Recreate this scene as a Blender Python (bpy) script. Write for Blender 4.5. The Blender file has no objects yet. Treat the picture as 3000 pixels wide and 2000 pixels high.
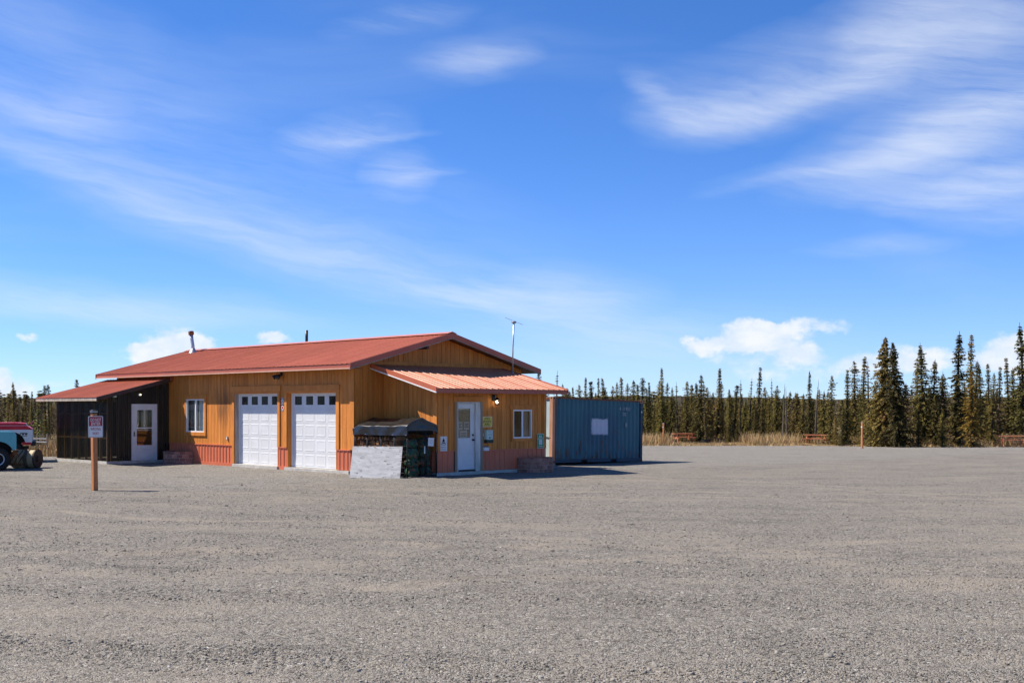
import bpy, math, random
import numpy as np
from mathutils import Vector, Matrix

random.seed(7)
R = math.radians
SC = bpy.context.scene
COL = SC.collection

# ------------------------------------------------------------------ camera
cam_d = bpy.data.cameras.new('camera')
cam_d.sensor_width = 36.0
cam_d.lens = 42.0
cam_d.shift_y = 195.0 / 3000.0
cam_d.clip_start = 0.1
cam_d.clip_end = 6000.0
cam = bpy.data.objects.new('camera', cam_d)
COL.objects.link(cam)
cam.location = (0, 0, 2.1)
cam.rotation_euler = (R(90), 0, 0)
SC.camera = cam

# ------------------------------------------------------------------ sun
SUN_EL = R(49)
sun_h = Vector((-0.975, 0.22, 0)).normalized()
to_sun = Vector((sun_h.x * math.cos(SUN_EL), sun_h.y * math.cos(SUN_EL), math.sin(SUN_EL)))
sun_d = bpy.data.lights.new('sun', 'SUN')
sun_d.energy = 5.0
sun_d.angle = R(0.53)
sun_d.color = (1.0, 0.92, 0.80)
sun = bpy.data.objects.new('sun', sun_d)
COL.objects.link(sun)
sun.location = (-60, 20, 80)
sun.rotation_euler = to_sun.to_track_quat('Z', 'Y').to_euler()

# ------------------------------------------------------------------ view
SC.view_settings.view_transform = 'Standard'
SC.view_settings.look = 'None'
SC.view_settings.gamma = 1.0
SC.view_settings.use_curve_mapping = False
SC.view_settings.exposure = 0.74

# ------------------------------------------------------------------ world
world = bpy.data.worlds.new('World')
SC.world = world
world.use_nodes = True
wn = world.node_tree
wn.nodes.clear()

class NB:
    """small helper to write node trees"""
    def __init__(s, tree): s.t = tree
    def n(s, kind, **kw):
        nd = s.t.nodes.new(kind)
        for k, v in kw.items(): setattr(nd, k, v)
        return nd
    def l(s, a, b): s.t.links.new(a, b)
    def put(s, sock, v):
        if isinstance(v, bpy.types.NodeSocket): s.l(v, sock)
        else: sock.default_value = v
    def math(s, op, a, b=None, c=None, clamp=False):
        nd = s.n('ShaderNodeMath', operation=op, use_clamp=clamp)
        s.put(nd.inputs[0], a)
        if b is not None: s.put(nd.inputs[1], b)
        if c is not None: s.put(nd.inputs[2], c)
        return nd.outputs[0]
    def vmath(s, op, a, b=None, scale=None):
        nd = s.n('ShaderNodeVectorMath', operation=op)
        s.put(nd.inputs[0], a)
        if b is not None: s.put(nd.inputs[1], b)
        if scale is not None: s.put(nd.inputs[3], scale)
        return nd.outputs[0]
    def mix(s, f, a, b, mode='MIX'):
        nd = s.n('ShaderNodeMix', data_type='RGBA', blend_type=mode)
        s.put(nd.inputs[0], f); s.put(nd.inputs[6], a); s.put(nd.inputs[7], b)
        return nd.outputs[2]
    def ramp(s, f, stops, interp='LINEAR'):
        nd = s.n('ShaderNodeValToRGB')
        nd.color_ramp.interpolation = interp
        e = nd.color_ramp.elements
        while len(e) < len(stops): e.new(0.5)
        for i, (p, c) in enumerate(stops):
            e[i].position = p
            e[i].color = (c, c, c, 1) if isinstance(c, (int, float)) else (*c[:3], 1)
        s.put(nd.inputs[0], f)
        return nd.outputs[0]
    def noise(s, vec, scale, detail=4, rough=0.55, dist=0.0, out=0):
        nd = s.n('ShaderNodeTexNoise')
        s.put(nd.inputs['Vector'], vec)
        nd.inputs['Scale'].default_value = scale
        nd.inputs['Detail'].default_value = detail
        nd.inputs['Roughness'].default_value = rough
        nd.inputs['Distortion'].default_value = dist
        return nd.outputs[out]
    def mapr(s, v, a, b, c=0.0, d=1.0, smooth=True):
        nd = s.n('ShaderNodeMapRange')
        if smooth: nd.interpolation_type = 'SMOOTHSTEP'
        s.put(nd.inputs[0], v)
        for i, x in enumerate((a, b, c, d)): nd.inputs[i + 1].default_value = x
        return nd.outputs[0]
    def mapping(s, vec, scale=(1, 1, 1), rot=(0, 0, 0), loc=(0, 0, 0)):
        nd = s.n('ShaderNodeMapping')
        s.put(nd.inputs[0], vec)
        nd.inputs[1].default_value = loc; nd.inputs[2].default_value = rot; nd.inputs[3].default_value = scale
        return nd.outputs[0]

def build_world():
    b = NB(wn)
    tc = b.n('ShaderNodeTexCoord')
    dirv = b.vmath('NORMALIZE', tc.outputs['Generated'])
    sep = b.n('ShaderNodeSeparateXYZ'); b.l(dirv, sep.inputs[0])
    az = b.math('ARCTAN2', sep.outputs[0], sep.outputs[1])
    el = b.math('ARCSINE', sep.outputs[2])
    cv = b.n('ShaderNodeCombineXYZ'); b.l(az, cv.inputs[0]); b.l(el, cv.inputs[1])
    ae = cv.outputs[0]
    # clear sky
    sky = b.n('ShaderNodeTexSky', sky_type='NISHITA')
    sky.sun_disc = False
    sky.sun_elevation = SUN_EL
    sky.sun_rotation = math.atan2(sun_h.x, sun_h.y)
    sky.altitude = 8000.0
    sky.air_density = 2.0
    sky.dust_density = 0.0
    sky.ozone_density = 8.0
    clear = b.mix(1.0, sky.outputs[0], (0.69, 1.02, 1.33, 1), 'MULTIPLY')
    # wind-drawn warp of the sky coordinates so that cloud edges fray
    wv = b.vmath('SUBTRACT', b.noise(b.mapping(ae, (5, 14, 1)), 1.0, 4, 0.6, 0.4, out=1), (0.5, 0.5, 0.5))
    warp = b.vmath('ADD', ae, b.vmath('MULTIPLY', wv, (0.06, 0.03, 0.0)))
    wv2 = b.vmath('SUBTRACT', b.noise(b.mapping(ae, (34, 46, 1)), 1.0, 5, 0.62, out=1), (0.5, 0.5, 0.5))
    warp2 = b.vmath('ADD', ae, b.vmath('MULTIPLY', wv2, (0.03, 0.026, 0.0)))
    def ang(px, py):
        dx = (px - 1500) / 3500.0; dy = (1195 - py) / 3500.0
        return math.atan(dx), math.atan(dy / math.sqrt(1 + dx * dx))
    def total(vec, lst):
        acc = 0.0
        for px, py, deg, a, bb, above, st in lst:
            parts = [(0.0, 1.0, st)] if above <= 1.0 else [(0.0, 1.0, st * 0.55), (bb * (above - 1) * 0.55, above, st * 0.55)]
            for off, k, s_ in parts:
                A_, E_ = ang(px - off * math.sin(R(deg)), py - off * math.cos(R(deg)))
                mp = b.n('ShaderNodeMapping', vector_type='TEXTURE')
                b.l(vec, mp.inputs[0])
                mp.inputs[1].default_value = (A_, E_, 0)
                mp.inputs[2].default_value = (0, 0, R(deg))
                mp.inputs[3].default_value = (1.75 * a / 3500.0, 1.75 * bb * k / 3500.0, 1)
                gr = b.n('ShaderNodeTexGradient', gradient_type='SPHERICAL')
                b.l(mp.outputs[0], gr.inputs[0])
                q = b.math('SMOOTH_MIN', gr.outputs[1], 0.75, 0.3)
                acc = b.math('MULTIPLY_ADD', q, s_ * 1.3, acc)
        return acc
    cirrus = total(warp, (
        # px, py, angle, half length, half width, softness above, strength
        (250, 520, -21, 330, 26, 2.6, 0.42),
        (720, 705, -19, 380, 30, 3.0, 0.40),
        (1180, 815, -15, 330, 30, 2.4, 0.46),
        (1470, 880, -7, 250, 36, 1.6, 0.62),
        (800, 560, -14, 600, 150, 1.0, 0.17),
        (330, 400, -12, 420, 90, 1.0, 0.14),
        (170, 120, -16, 330, 80, 1.3, 0.22),
        (90, 290, -14, 190, 30, 1.2, 0.30),
        (240, 320, 3, 90, 30, 1.4, 0.30),
        (1020, 395, 14, 130, 34, 1.5, 0.60),
        (1120, 395, 8, 110, 9, 1.5, 0.30),
        (1165, 525, -12, 70, 34, 1.8, 0.52),
        (1250, 525, 6, 70, 8, 2.0, 0.34),
        (1395, 190, 2, 120, 26, 1.6, 0.62),
        (1180, 65, 8, 140, 26, 1.5, 0.36),
        (1930, 300, -32, 90, 24, 1.4, 0.36),
        (2050, 350, 2, 140, 26, 2.2, 0.60),
        (2240, 315, 10, 200, 22, 2.4, 0.52),
        (2440, 250, 17, 220, 30, 2.4, 0.50),
        (2420, 120, 14, 400, 60, 1.0, 0.22),
        (2650, 190, 20, 160, 50, 1.6, 0.42),
        (2790, 60, 16, 210, 100, 1.2, 0.62),
        (2960, 100, 30, 150, 60, 1.0, 0.30),
        (2420, 495, 8, 240, 14, 2.2, 0.40),
        (2640, 440, 17, 240, 34, 2.2, 0.50),
        (2860, 370, 16, 240, 50, 1.8, 0.62),
        (3000, 320, 10, 220, 70, 1.2, 0.60),
        (2780, 545, 1, 220, 28, 1.6, 0.52),
        (2930, 530, 8, 200, 36, 1.4, 0.55),
        (2960, 620, -6, 200, 34, 1.2, 0.42),
        (2580, 715, 2, 160, 20, 1.2, 0.30),
        (120, 890, -5, 330, 26, 1.8, 0.60),
        (520, 925, -4, 300, 24, 1.8, 0.34),
        (1640, 860, -3, 200, 40, 1.5, 0.40),
        (1830, 975, -4, 220, 34, 1.4, 0.34),
        (1750, 1010, 0, 480, 60, 1.4, 0.24),
    ))
    # fibres along the wind, in the sky's own space, the same everywhere
    rotv = b.n('ShaderNodeVectorRotate', rotation_type='Z_AXIS')
    b.l(warp, rotv.inputs['Vector']); rotv.inputs['Angle'].default_value = R(9)
    fib = b.noise(b.mapping(rotv.outputs[0], (9, 80, 1)), 1.0, 6, 0.66)
    fib2 = b.noise(b.mapping(rotv.outputs[0], (3.2, 9, 1), loc=(3, 1, 0)), 1.0, 4, 0.5)
    fibm = b.math('ADD', b.math('MULTIPLY', fib, 0.9), b.math('MULTIPLY', fib2, 1.0))
    cirrus = b.math('MULTIPLY', cirrus, b.mapr(fibm, 0.66, 1.24, 0.10, 0.88, False))
    veil = b.math('MULTIPLY', b.mapr(b.noise(b.mapping(dirv, (2.2, 2.2, 6)), 1.0, 5, 0.55, 0.6), 0.52, 0.80), 0.12)
    cirrus = b.math('ADD', cirrus, veil)
    haze = b.math('MULTIPLY', b.math('EXPONENT', b.math('MULTIPLY', b.math('MAXIMUM', el, 0.0), -15.0)), 0.56)
    cirrus = b.math('ADD', b.math('MULTIPLY', b.math('SUBTRACT', 1.0, b.math('EXPONENT', b.math('MULTIPLY', cirrus, -1.25))), 0.86), b.math('MULTIPLY', haze, b.math('SUBTRACT', 1.0, cirrus, clamp=True)))
    # fair-weather heaps low over the trees
    heaps = total(warp2, (
        (500, 1010, 0, 75, 46, 0.9, 1.15), (425, 1035, 0, 70, 24, 1.0, 0.9), (590, 1020, 0, 60, 26, 1.0, 0.8),
        (800, 990, 0, 46, 20, 1.0, 1.1), (85, 985, 0, 30, 12, 1.0, 0.8),
        (2180, 975, 0, 62, 34, 0.9, 1.25), (2055, 1005, 0, 46, 20, 0.9, 1.0), (2235, 990, 0, 60, 26, 0.9, 0.9), (2190, 1045, 0, 150, 40, 1.0, 0.62),
        (2360, 955, 3, 100, 22, 1.0, 0.95), (2350, 1030, 0, 60, 32, 1.0, 0.85), (2250, 1110, 0, 200, 26, 1.0, 0.42),
        (2610, 1050, 0, 100, 40, 1.0, 0.72), (2740, 1055, 0, 70, 34, 1.0, 0.72), (2480, 1075, 0, 80, 30, 1.0, 0.5),
        (2960, 1035, 0, 90, 44, 1.0, 1.05), (3100, 1050, 0, 120, 50, 1.0, 0.9),
        (10, 1150, 0, 60, 36, 1.0, 0.95), (160, 1130, 0, 80, 22, 1.0, 0.6), (-150, 1100, 0, 120, 45, 1.0, 0.9),
    ))
    puff = b.noise(b.mapping(ae, (42, 58, 1)), 1.0, 5, 0.6)
    hm = b.mapr(b.math('ADD', heaps, b.math('MULTIPLY', b.math('SUBTRACT', puff, 0.5), 0.9)), 0.40, 1.02)
    hm = b.math('MULTIPLY', hm, 0.90)
    white = (6.6, 7.1, 7.9, 1)
    cwhite = b.mix(b.mapr(puff, 0.35, 0.7), (5.9, 6.6, 7.6, 1), (7.4, 7.5, 7.6, 1))
    c = b.mix(cirrus, clear, white)
    c = b.mix(hm, c, cwhite)
    bg = b.n('ShaderNodeBackground')
    b.l(c, bg.inputs[0])
    bg.inputs[1].default_value = 0.079
    out = b.n('ShaderNodeOutputWorld')
    b.l(bg.outputs[0], out.inputs[0])
build_world()
world.cycles.sampling_method = 'MANUAL'
world.cycles.sample_map_resolution = 256

# ------------------------------------------------------------------ helpers
class MB:
    """collects simple shapes, links them as one mesh object"""
    def __init__(s): s.v = []; s.f = []
    def add(s, v, f):
        o = len(s.v); s.v += [tuple(p) for p in v]; s.f += [tuple(i + o for i in q) for q in f]; return s
    def box(s, x0, x1, y0, y1, z0, z1):
        return s.add([(x0, y0, z0), (x1, y0, z0), (x1, y1, z0), (x0, y1, z0), (x0, y0, z1), (x1, y0, z1), (x1, y1, z1), (x0, y1, z1)],
                     [(3, 2, 1, 0), (4, 5, 6, 7), (0, 1, 5, 4), (1, 2, 6, 5), (2, 3, 7, 6), (3, 0, 4, 7)])
    def beam(s, p0, p1, w, h, up=(0, 0, 1)):
        """bar with rectangular section from p0 to p1"""
        p0, p1 = Vector(p0), Vector(p1); d = (p1 - p0).normalized(); u = Vector(up)
        a = d.cross(u)
        if a.length < 1e-4: a = d.cross(Vector((1, 0, 0)))
        a.normalize(); c = a.cross(d)
        v = []
        for p in (p0, p1):
            for i, j in ((-1, -1), (1, -1), (1, 1), (-1, 1)): v.append(p + a * (i * w / 2) + c * (j * h / 2))
        return s.add(v, [(0, 1, 2, 3), (7, 6, 5, 4), (0, 4, 5, 1), (1, 5, 6, 2), (2, 6, 7, 3), (3, 7, 4, 0)])
    def tube(s, pts, r, n=8, cap=True):
        pts = [Vector(p) for p in pts]
        if not hasattr(r, '__len__'): r = [r] * len(pts)
        rings = []
        for i, p in enumerate(pts):
            d = (pts[min(i + 1, len(pts) - 1)] - pts[max(i - 1, 0)]).normalized()
            a = d.cross(Vector((0, 0, 1)))
            if a.length < 1e-3: a = Vector((1, 0, 0))
            a.normalize(); c = a.cross(d)
            rings.append([p + a * (r[i] * math.cos(2 * math.pi * k / n)) + c * (r[i] * math.sin(2 * math.pi * k / n)) for k in range(n)])
        v = [q for rg in rings for q in rg]; f = []
        for i in range(len(pts) - 1):
            for k in range(n):
                f.append((i * n + k, i * n + (k + 1) % n, (i + 1) * n + (k + 1) % n, (i + 1) * n + k))
        if cap:
            f.append(tuple(range(n - 1, -1, -1))); f.append(tuple((len(pts) - 1) * n + k for k in range(n)))
        return s.add(v, f)
    def prism(s, poly, axis, a, b):
        """2-D outline extruded from a to b along axis (0,1,2)"""
        n = len(poly)
        def P(p, t):
            return (t, p[0], p[1]) if axis == 0 else ((p[0], t, p[1]) if axis == 1 else (p[0], p[1], t))
        return s.add([P(p, a) for p in poly] + [P(p, b) for p in poly],
                     [tuple(range(n - 1, -1, -1)), tuple(range(n, 2 * n))] + [(i, (i + 1) % n, n + (i + 1) % n, n + i) for i in range(n)])
    def lathe(s, prof, n=20, axis=2, c=(0, 0, 0)):
        """profile of (radius, height) round an axis"""
        v = []; f = []
        for r, h in prof:
            for k in range(n):
                t = 2 * math.pi * k / n; p, q = r * math.cos(t), r * math.sin(t)
                w = (h, p, q) if axis == 0 else ((p, h, q) if axis == 1 else (p, q, h))
                v.append((w[0] + c[0], w[1] + c[1], w[2] + c[2]))
        for i in range(len(prof) - 1):
            for k in range(n): f.append((i * n + k, i * n + (k + 1) % n, (i + 1) * n + (k + 1) % n, (i + 1) * n + k))
        return s.add(v, f)
    def mesh(s, name, mat=None, smooth=False):
        me = bpy.data.meshes.new(name)
        me.from_pydata(s.v, [], s.f)
        if mat: me.materials.append(mat)
        if smooth:
            for p in me.polygons: p.use_smooth = True
        me.update()
        fix_normals(me)
        return me
    def build(s, name, mat, parent=None, smooth=False, loc=None, rz=0.0, **tags):
        o = bpy.data.objects.new(name, s.mesh(name, mat, smooth))
        COL.objects.link(o)
        if parent is not None: o.parent = parent
        if loc is not None: o.location = loc
        if rz: o.rotation_euler = (0, 0, rz)
        for k, v in tags.items(): o[k] = v
        return o

import bmesh
def fix_normals(me):
    bm = bmesh.new(); bm.from_mesh(me)
    bmesh.ops.recalc_face_normals(bm, faces=bm.faces)
    bm.to_mesh(me); bm.free()

def inst(name, me, parent=None, loc=(0, 0, 0), rz=0.0, sc=None):
    o = bpy.data.objects.new(name, me); COL.objects.link(o)
    if parent is not None: o.parent = parent
    o.location = loc; o.rotation_euler = (0, 0, rz)
    if sc is not None: o.scale = sc if hasattr(sc, '__len__') else (sc, sc, sc)
    return o

def thing(name, label, cat, loc=(0, 0, 0), rz=0.0, group=None):
    o = bpy.data.objects.new(name, None); COL.objects.link(o)
    o.empty_display_size = 0.2
    o.location = loc; o.rotation_euler = (0, 0, rz)
    o['label'] = label; o['category'] = cat
    if group: o['group'] = group
    return o

# ------------------------------------------------------------------ materials
MATS = {}
def srgb(r, g, b):
    f = lambda c: (c / 255 / 12.92) if c <= 10 else ((c / 255 + 0.055) / 1.055) ** 2.4
    return (f(r), f(g), f(b))

def pm(name, c1, c2=None, rough=0.7, spec=0.3, metal=0.0, scale=3.0, stretch=(1, 1, 1), rand=0.0, bump=0.0, bscale=None,
       speck=None, detail=5, coat=0.0, emit=None, thresh=(0.3, 0.7)):
    """procedural paint / wood / metal: two tones mixed by noise, a shift per object, fine relief"""
    m = bpy.data.materials.new(name); m.use_nodes = True
    t = m.node_tree; b = NB(t)
    p = t.nodes['Principled BSDF']
    tc = b.n('ShaderNodeTexCoord'); oi = b.n('ShaderNodeObjectInfo')
    sh = b.n('ShaderNodeCombineXYZ')
    for i in range(3): b.l(b.math('MULTIPLY', oi.outputs['Random'], (37.0, 91.0, 53.0)[i] if rand else 0.0), sh.inputs[i])
    vec = b.vmath('ADD', b.mapping(tc.outputs['Object'], stretch), sh.outputs[0])
    c2 = c2 or tuple(x * 0.8 for x in c1)
    nz = b.noise(vec, scale, detail, 0.6)
    col = b.mix(b.mapr(nz, *thresh), (*c1, 1), (*c2, 1))
    if speck:
        sc_, colr, lo, hi = speck
        col = b.mix(b.mapr(b.noise(vec, sc_, 6, 0.65), lo, hi), col, (*colr, 1))
    if rand:
        k = b.math('ADD', 1.0 - rand, b.math('MULTIPLY', oi.outputs['Random'], 2 * rand))
        kk = b.n('ShaderNodeCombineColor')
        for i in range(3): b.l(k, kk.inputs[i])
        col = b.mix(1.0, col, kk.outputs[0], 'MULTIPLY')
    b.l(col, p.inputs['Base Color'])
    b.l(b.mapr(nz, 0.2, 0.8, max(0.02, rough - 0.07), min(1, rough + 0.08), False), p.inputs['Roughness'])
    p.inputs['Specular IOR Level'].default_value = spec
    p.inputs['Metallic'].default_value = metal
    if coat: p.inputs['Coat Weight'].default_value = coat
    if emit:
        p.inputs['Emission Color'].default_value = (*emit[0], 1); p.inputs['Emission Strength'].default_value = emit[1]
    if bump:
        bn = b.n('ShaderNodeBump'); bn.inputs['Strength'].default_value = bump; bn.inputs['Distance'].default_value = 0.02
        b.l(b.noise(vec, bscale or scale * 4, 6, 0.6), bn.inputs['Height'])
        b.l(bn.outputs[0], p.inputs['Normal'])
    MATS[name] = m
    return m

def glass_mat(name, tint=(0.85, 0.9, 0.88), see=0.75, rough=0.02):
    m = bpy.data.materials.new(name); m.use_nodes = True
    t = m.node_tree; b = NB(t); t.nodes.clear()
    gl = b.n('ShaderNodeBsdfGlossy'); gl.inputs[0].default_value = (1, 1, 1, 1); gl.inputs['Roughness'].default_value = rough
    tr = b.n('ShaderNodeBsdfTransparent'); tr.inputs[0].default_value = (tint[0] * see, tint[1] * see, tint[2] * see, 1)
    lw = b.n('ShaderNodeLayerWeight'); lw.inputs[0].default_value = 0.5
    fac = b.math('ADD', 0.05, b.math('MULTIPLY', b.math('POWER', lw.outputs[1], 4.0), 0.9), clamp=True)
    bn = b.n('ShaderNodeBump'); bn.inputs['Strength'].default_value = 0.04
    tc = b.n('ShaderNodeTexCoord'); b.l(b.noise(tc.outputs['Object'], 2.0, 2, 0.5), bn.inputs['Height']); b.l(bn.outputs[0], gl.inputs['Normal'])
    mx = b.n('ShaderNodeMixShader'); b.l(fac, mx.inputs[0]); b.l(tr.outputs[0], mx.inputs[1]); b.l(gl.outputs[0], mx.inputs[2])
    o = b.n('ShaderNodeOutputMaterial'); b.l(mx.outputs[0], o.inputs[0])
    MATS[name] = m
    return m

def smoked_mat():
    """smoked ribbed plastic sheet: dark, slightly see-through, glossy"""
    m = bpy.data.materials.new('smoked_sheet'); m.use_nodes = True
    t = m.node_tree; b = NB(t); p = t.nodes['Principled BSDF']
    tc = b.n('ShaderNodeTexCoord')
    nz = b.noise(b.mapping(tc.outputs['Object'], (1, 1, 0.35)), 3.0, 5, 0.6)
    b.l(b.mix(b.mapr(nz, 0.35, 0.7), (0.010, 0.0105, 0.009, 1), (0.026, 0.024, 0.018, 1)), p.inputs['Base Color'])
    p.inputs['Roughness'].default_value = 0.28; p.inputs['Specular IOR Level'].default_value = 0.35
    tr = b.n('ShaderNodeBsdfTransparent'); tr.inputs[0].default_value = (0.55, 0.50, 0.38, 1)
    mx = b.n('ShaderNodeMixShader'); mx.inputs[0].default_value = 0.42
    b.l(p.outputs[0], mx.inputs[1]); b.l(tr.outputs[0], mx.inputs[2])
    b.l(mx.outputs[0], t.nodes['Material Output'].inputs[0])
    return m

WOOD = pm('stained_siding', (0.66, 0.245, 0.048), (0.51, 0.172, 0.033), rough=0.62, spec=0.25, scale=2.2, stretch=(5, 5, 0.35), rand=0.14, bump=0.25, bscale=14,
          speck=(6.0, (0.20, 0.085, 0.028), 0.58, 0.74))
def weather_stain(m):
    """a water stain the siding carries left of the first garage door"""
    t = m.node_tree; b = NB(t); p = t.nodes['Principled BSDF']
    tc = b.n('ShaderNodeTexCoord'); sp = b.n('ShaderNodeSeparateXYZ'); b.l(tc.outputs['Object'], sp.inputs[0])
    nz = b.noise(b.mapping(tc.outputs['Object'], (6, 1, 0.7)), 1.0, 5, 0.6)
    fx = b.mapr(b.math('ABSOLUTE', b.math('ADD', sp.outputs[0], 7.75)), 0.15, 0.85, 1.0, 0.0)
    fz = b.mapr(b.math('ABSOLUTE', b.math('SUBTRACT', sp.outputs[2], 2.15)), 0.2, 1.0, 1.0, 0.0)
    fy = b.math('LESS_THAN', sp.outputs[1], 0.1)
    f = b.math('MULTIPLY', b.math('MULTIPLY', b.math('MULTIPLY', fx, fz), fy), b.mapr(nz, 0.35, 0.62))
    old = p.inputs['Base Color'].links[0].from_socket
    b.l(b.mix(b.math('MULTIPLY', f, 0.8), old, (0.17, 0.07, 0.025, 1)), p.inputs['Base Color'])
weather_stain(WOOD)
TRIM = pm('stained_trim', (0.66, 0.245, 0.046), (0.52, 0.175, 0.033), rough=0.6, spec=0.25, scale=3.0, stretch=(2, 2, 0.6), rand=0.10, bump=0.2, bscale=14)
BACK = pm('wall_backing', (0.06, 0.028, 0.012), rough=0.9)
REDM = pm('red_metal', (0.60, 0.165, 0.085), (0.53, 0.140, 0.072), rough=0.45, spec=0.3, scale=1.3, stretch=(1, 1, 1), rand=0.05, bump=0.05, bscale=5)
REDR = pm('roof_metal', (0.51, 0.145, 0.074), (0.45, 0.120, 0.062), rough=0.45, spec=0.3, scale=0.8, rand=0.06, bump=0.06, bscale=4)
PALER = pm('office_roof_metal', (0.50, 0.190, 0.100), (0.44, 0.165, 0.088), rough=0.44, spec=0.28, scale=0.8, rand=0.04, bump=0.05, bscale=4)  # the roof red again, lightened to carry the sun glare in its colour
FASC = pm('fascia_metal', (0.40, 0.110, 0.060), (0.35, 0.092, 0.052), rough=0.45, spec=0.4, scale=1.5, rand=0.04)
DRIP = pm('drip_edge', (0.62, 0.36, 0.25), (0.55, 0.30, 0.20), rough=0.35, spec=0.5, scale=2)
PALEF = pm('weathered_fascia', (0.50, 0.44, 0.37), (0.28, 0.22, 0.17), rough=0.8, scale=5, stretch=(1.5, 6, 1), bump=0.2)
DARKF = pm('brown_fascia', (0.075, 0.045, 0.035), (0.055, 0.034, 0.028), rough=0.6, scale=3)
CONC = pm('concrete', (0.52, 0.50, 0.46), (0.38, 0.36, 0.33), rough=0.9, spec=0.15, scale=4, bump=0.3, bscale=30, speck=(14, (0.22, 0.2, 0.18), 0.62, 0.75))
WHITE = pm('white_paint', (0.67, 0.68, 0.69), (0.61, 0.615, 0.62), rough=0.45, spec=0.35, scale=2.0, speck=(5, (0.55, 0.53, 0.5), 0.66, 0.8))
VINYL = pm('white_vinyl', (0.78, 0.78, 0.78), (0.72, 0.72, 0.72), rough=0.4, scale=4)
GREYW = pm('weathered_wood', (0.36, 0.33, 0.28), (0.20, 0.18, 0.15), rough=0.85, scale=5, stretch=(4, 4, 0.5), bump=0.3)
DARK = pm('hollow_shade', (0.012, 0.011, 0.010), rough=0.9, spec=0.1)  # near-black colour standing in for the shade inside hollows
DIM = pm('dim_interior', (0.10, 0.085, 0.07), (0.06, 0.05, 0.04), rough=0.9, spec=0.1)
CURT = pm('grey_curtain', (0.80, 0.80, 0.78), (0.66, 0.66, 0.64), rough=0.9, scale=8, stretch=(6, 6, 0.4))
CURTB = pm('beige_curtain', (0.46, 0.36, 0.27), (0.33, 0.25, 0.19), rough=0.9, scale=8, stretch=(6, 6, 0.4))
SCREEN = pm('insect_screen', (0.20, 0.21, 0.20), rough=0.8)
BLACK = pm('black_metal', (0.012, 0.012, 0.012), (0.02, 0.02, 0.02), rough=0.4, spec=0.4, scale=6)
BLKP = pm('black_plastic', (0.018, 0.018, 0.019), (0.03, 0.03, 0.03), rough=0.5, scale=6)
GALV = pm('galvanised', (0.56, 0.57, 0.58), (0.42, 0.43, 0.44), rough=0.42, metal=0.75, scale=9, speck=(12, (0.24, 0.22, 0.2), 0.62, 0.75))
STEEL = pm('dull_steel', (0.34, 0.35, 0.36), (0.24, 0.25, 0.26), rough=0.5, metal=0.5, scale=7)
RUST = pm('rusty_steel', (0.26, 0.105, 0.042), (0.13, 0.055, 0.028), rough=0.85, spec=0.2, scale=9, bump=0.4, speck=(18, (0.40, 0.21, 0.09), 0.58, 0.7))
TARP = pm('black_tarp', (0.0125, 0.012, 0.012), (0.0145, 0.014, 0.014), rough=0.30, spec=0.5, scale=1.5, bump=0.02, bscale=5)
SMOKE = smoked_mat()
GLASS = glass_mat('window_glass', (0.95, 0.97, 0.96), 0.92)
GLASSD = glass_mat('dark_glass', (0.75, 0.75, 0.72), 0.6)
CEDAR = pm('cedar_post', (0.52, 0.205, 0.080), (0.38, 0.140, 0.056), rough=0.7, scale=4, stretch=(5, 5, 0.4), rand=0.06, bump=0.25, speck=(7, (0.16, 0.06, 0.03), 0.64, 0.72))
TABLE = pm('red_stained_lumber', (0.62, 0.245, 0.12), (0.50, 0.18, 0.085), rough=0.7, scale=4, stretch=(0.6, 5, 5), rand=0.12, bump=0.2)
SIGNR = pm('sign_red', (0.40, 0.018, 0.028), (0.36, 0.016, 0.024), rough=0.35, scale=3)
SIGNW = pm('sign_white', (0.70, 0.70, 0.71), (0.66, 0.66, 0.67), rough=0.35, scale=3)
SIGNY = pm('sign_yellow', (0.72, 0.58, 0.09), (0.66, 0.53, 0.08), rough=0.4, scale=4)
SIGNG = pm('sign_green', (0.025, 0.24, 0.10), (0.02, 0.21, 0.085), rough=0.4, scale=4)
SIGNB = pm('sign_ink', (0.02, 0.02, 0.022), rough=0.5)
SIGNM = pm('sign_maroon', (0.16, 0.015, 0.03), (0.12, 0.012, 0.025), rough=0.5, scale=6)
SIGNN = pm('sign_navy', (0.035, 0.03, 0.07), (0.028, 0.025, 0.055), rough=0.5, scale=6)
PALEGR = pm('pale_green_box', (0.46, 0.60, 0.55), (0.42, 0.55, 0.50), rough=0.4, scale=4)
DKGREEN = pm('dark_green_box', (0.025, 0.05, 0.035), rough=0.5)
PAPER = pm('paper', (0.74, 0.75, 0.77), (0.66, 0.67, 0.70), rough=0.85, scale=7)
NOTICE = pm('cork_notices', (0.42, 0.32, 0.18), (0.25, 0.20, 0.12), rough=0.9, scale=11, speck=(16, (0.12, 0.13, 0.10), 0.55, 0.66))
PLYW = pm('whitewashed_plywood', (0.62, 0.61, 0.58), (0.46, 0.445, 0.42), rough=0.75, scale=3.0, stretch=(1, 1, 3.2), bump=0.2, bscale=20, speck=(6.5, (0.20, 0.165, 0.15), 0.57, 0.66))
BARK = pm('spruce_bark', (0.085, 0.066, 0.050), (0.045, 0.036, 0.028), rough=0.95, spec=0.1, scale=12, stretch=(1, 1, 0.3), rand=0.2)
DEADB = pm('dead_wood', (0.17, 0.145, 0.12), (0.09, 0.075, 0.06), rough=0.95, spec=0.1, scale=10, rand=0.2)
BRICK = pm('planter_brick', (0.40, 0.205, 0.150), (0.27, 0.130, 0.100), rough=0.85, spec=0.2, scale=10, rand=0.30, bump=0.4, bscale=30)
MORTAR = pm('mortar', (0.52, 0.46, 0.40), rough=0.95)
SOIL = pm('soil', (0.06, 0.042, 0.03), rough=0.95, bump=0.5, bscale=25)
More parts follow.
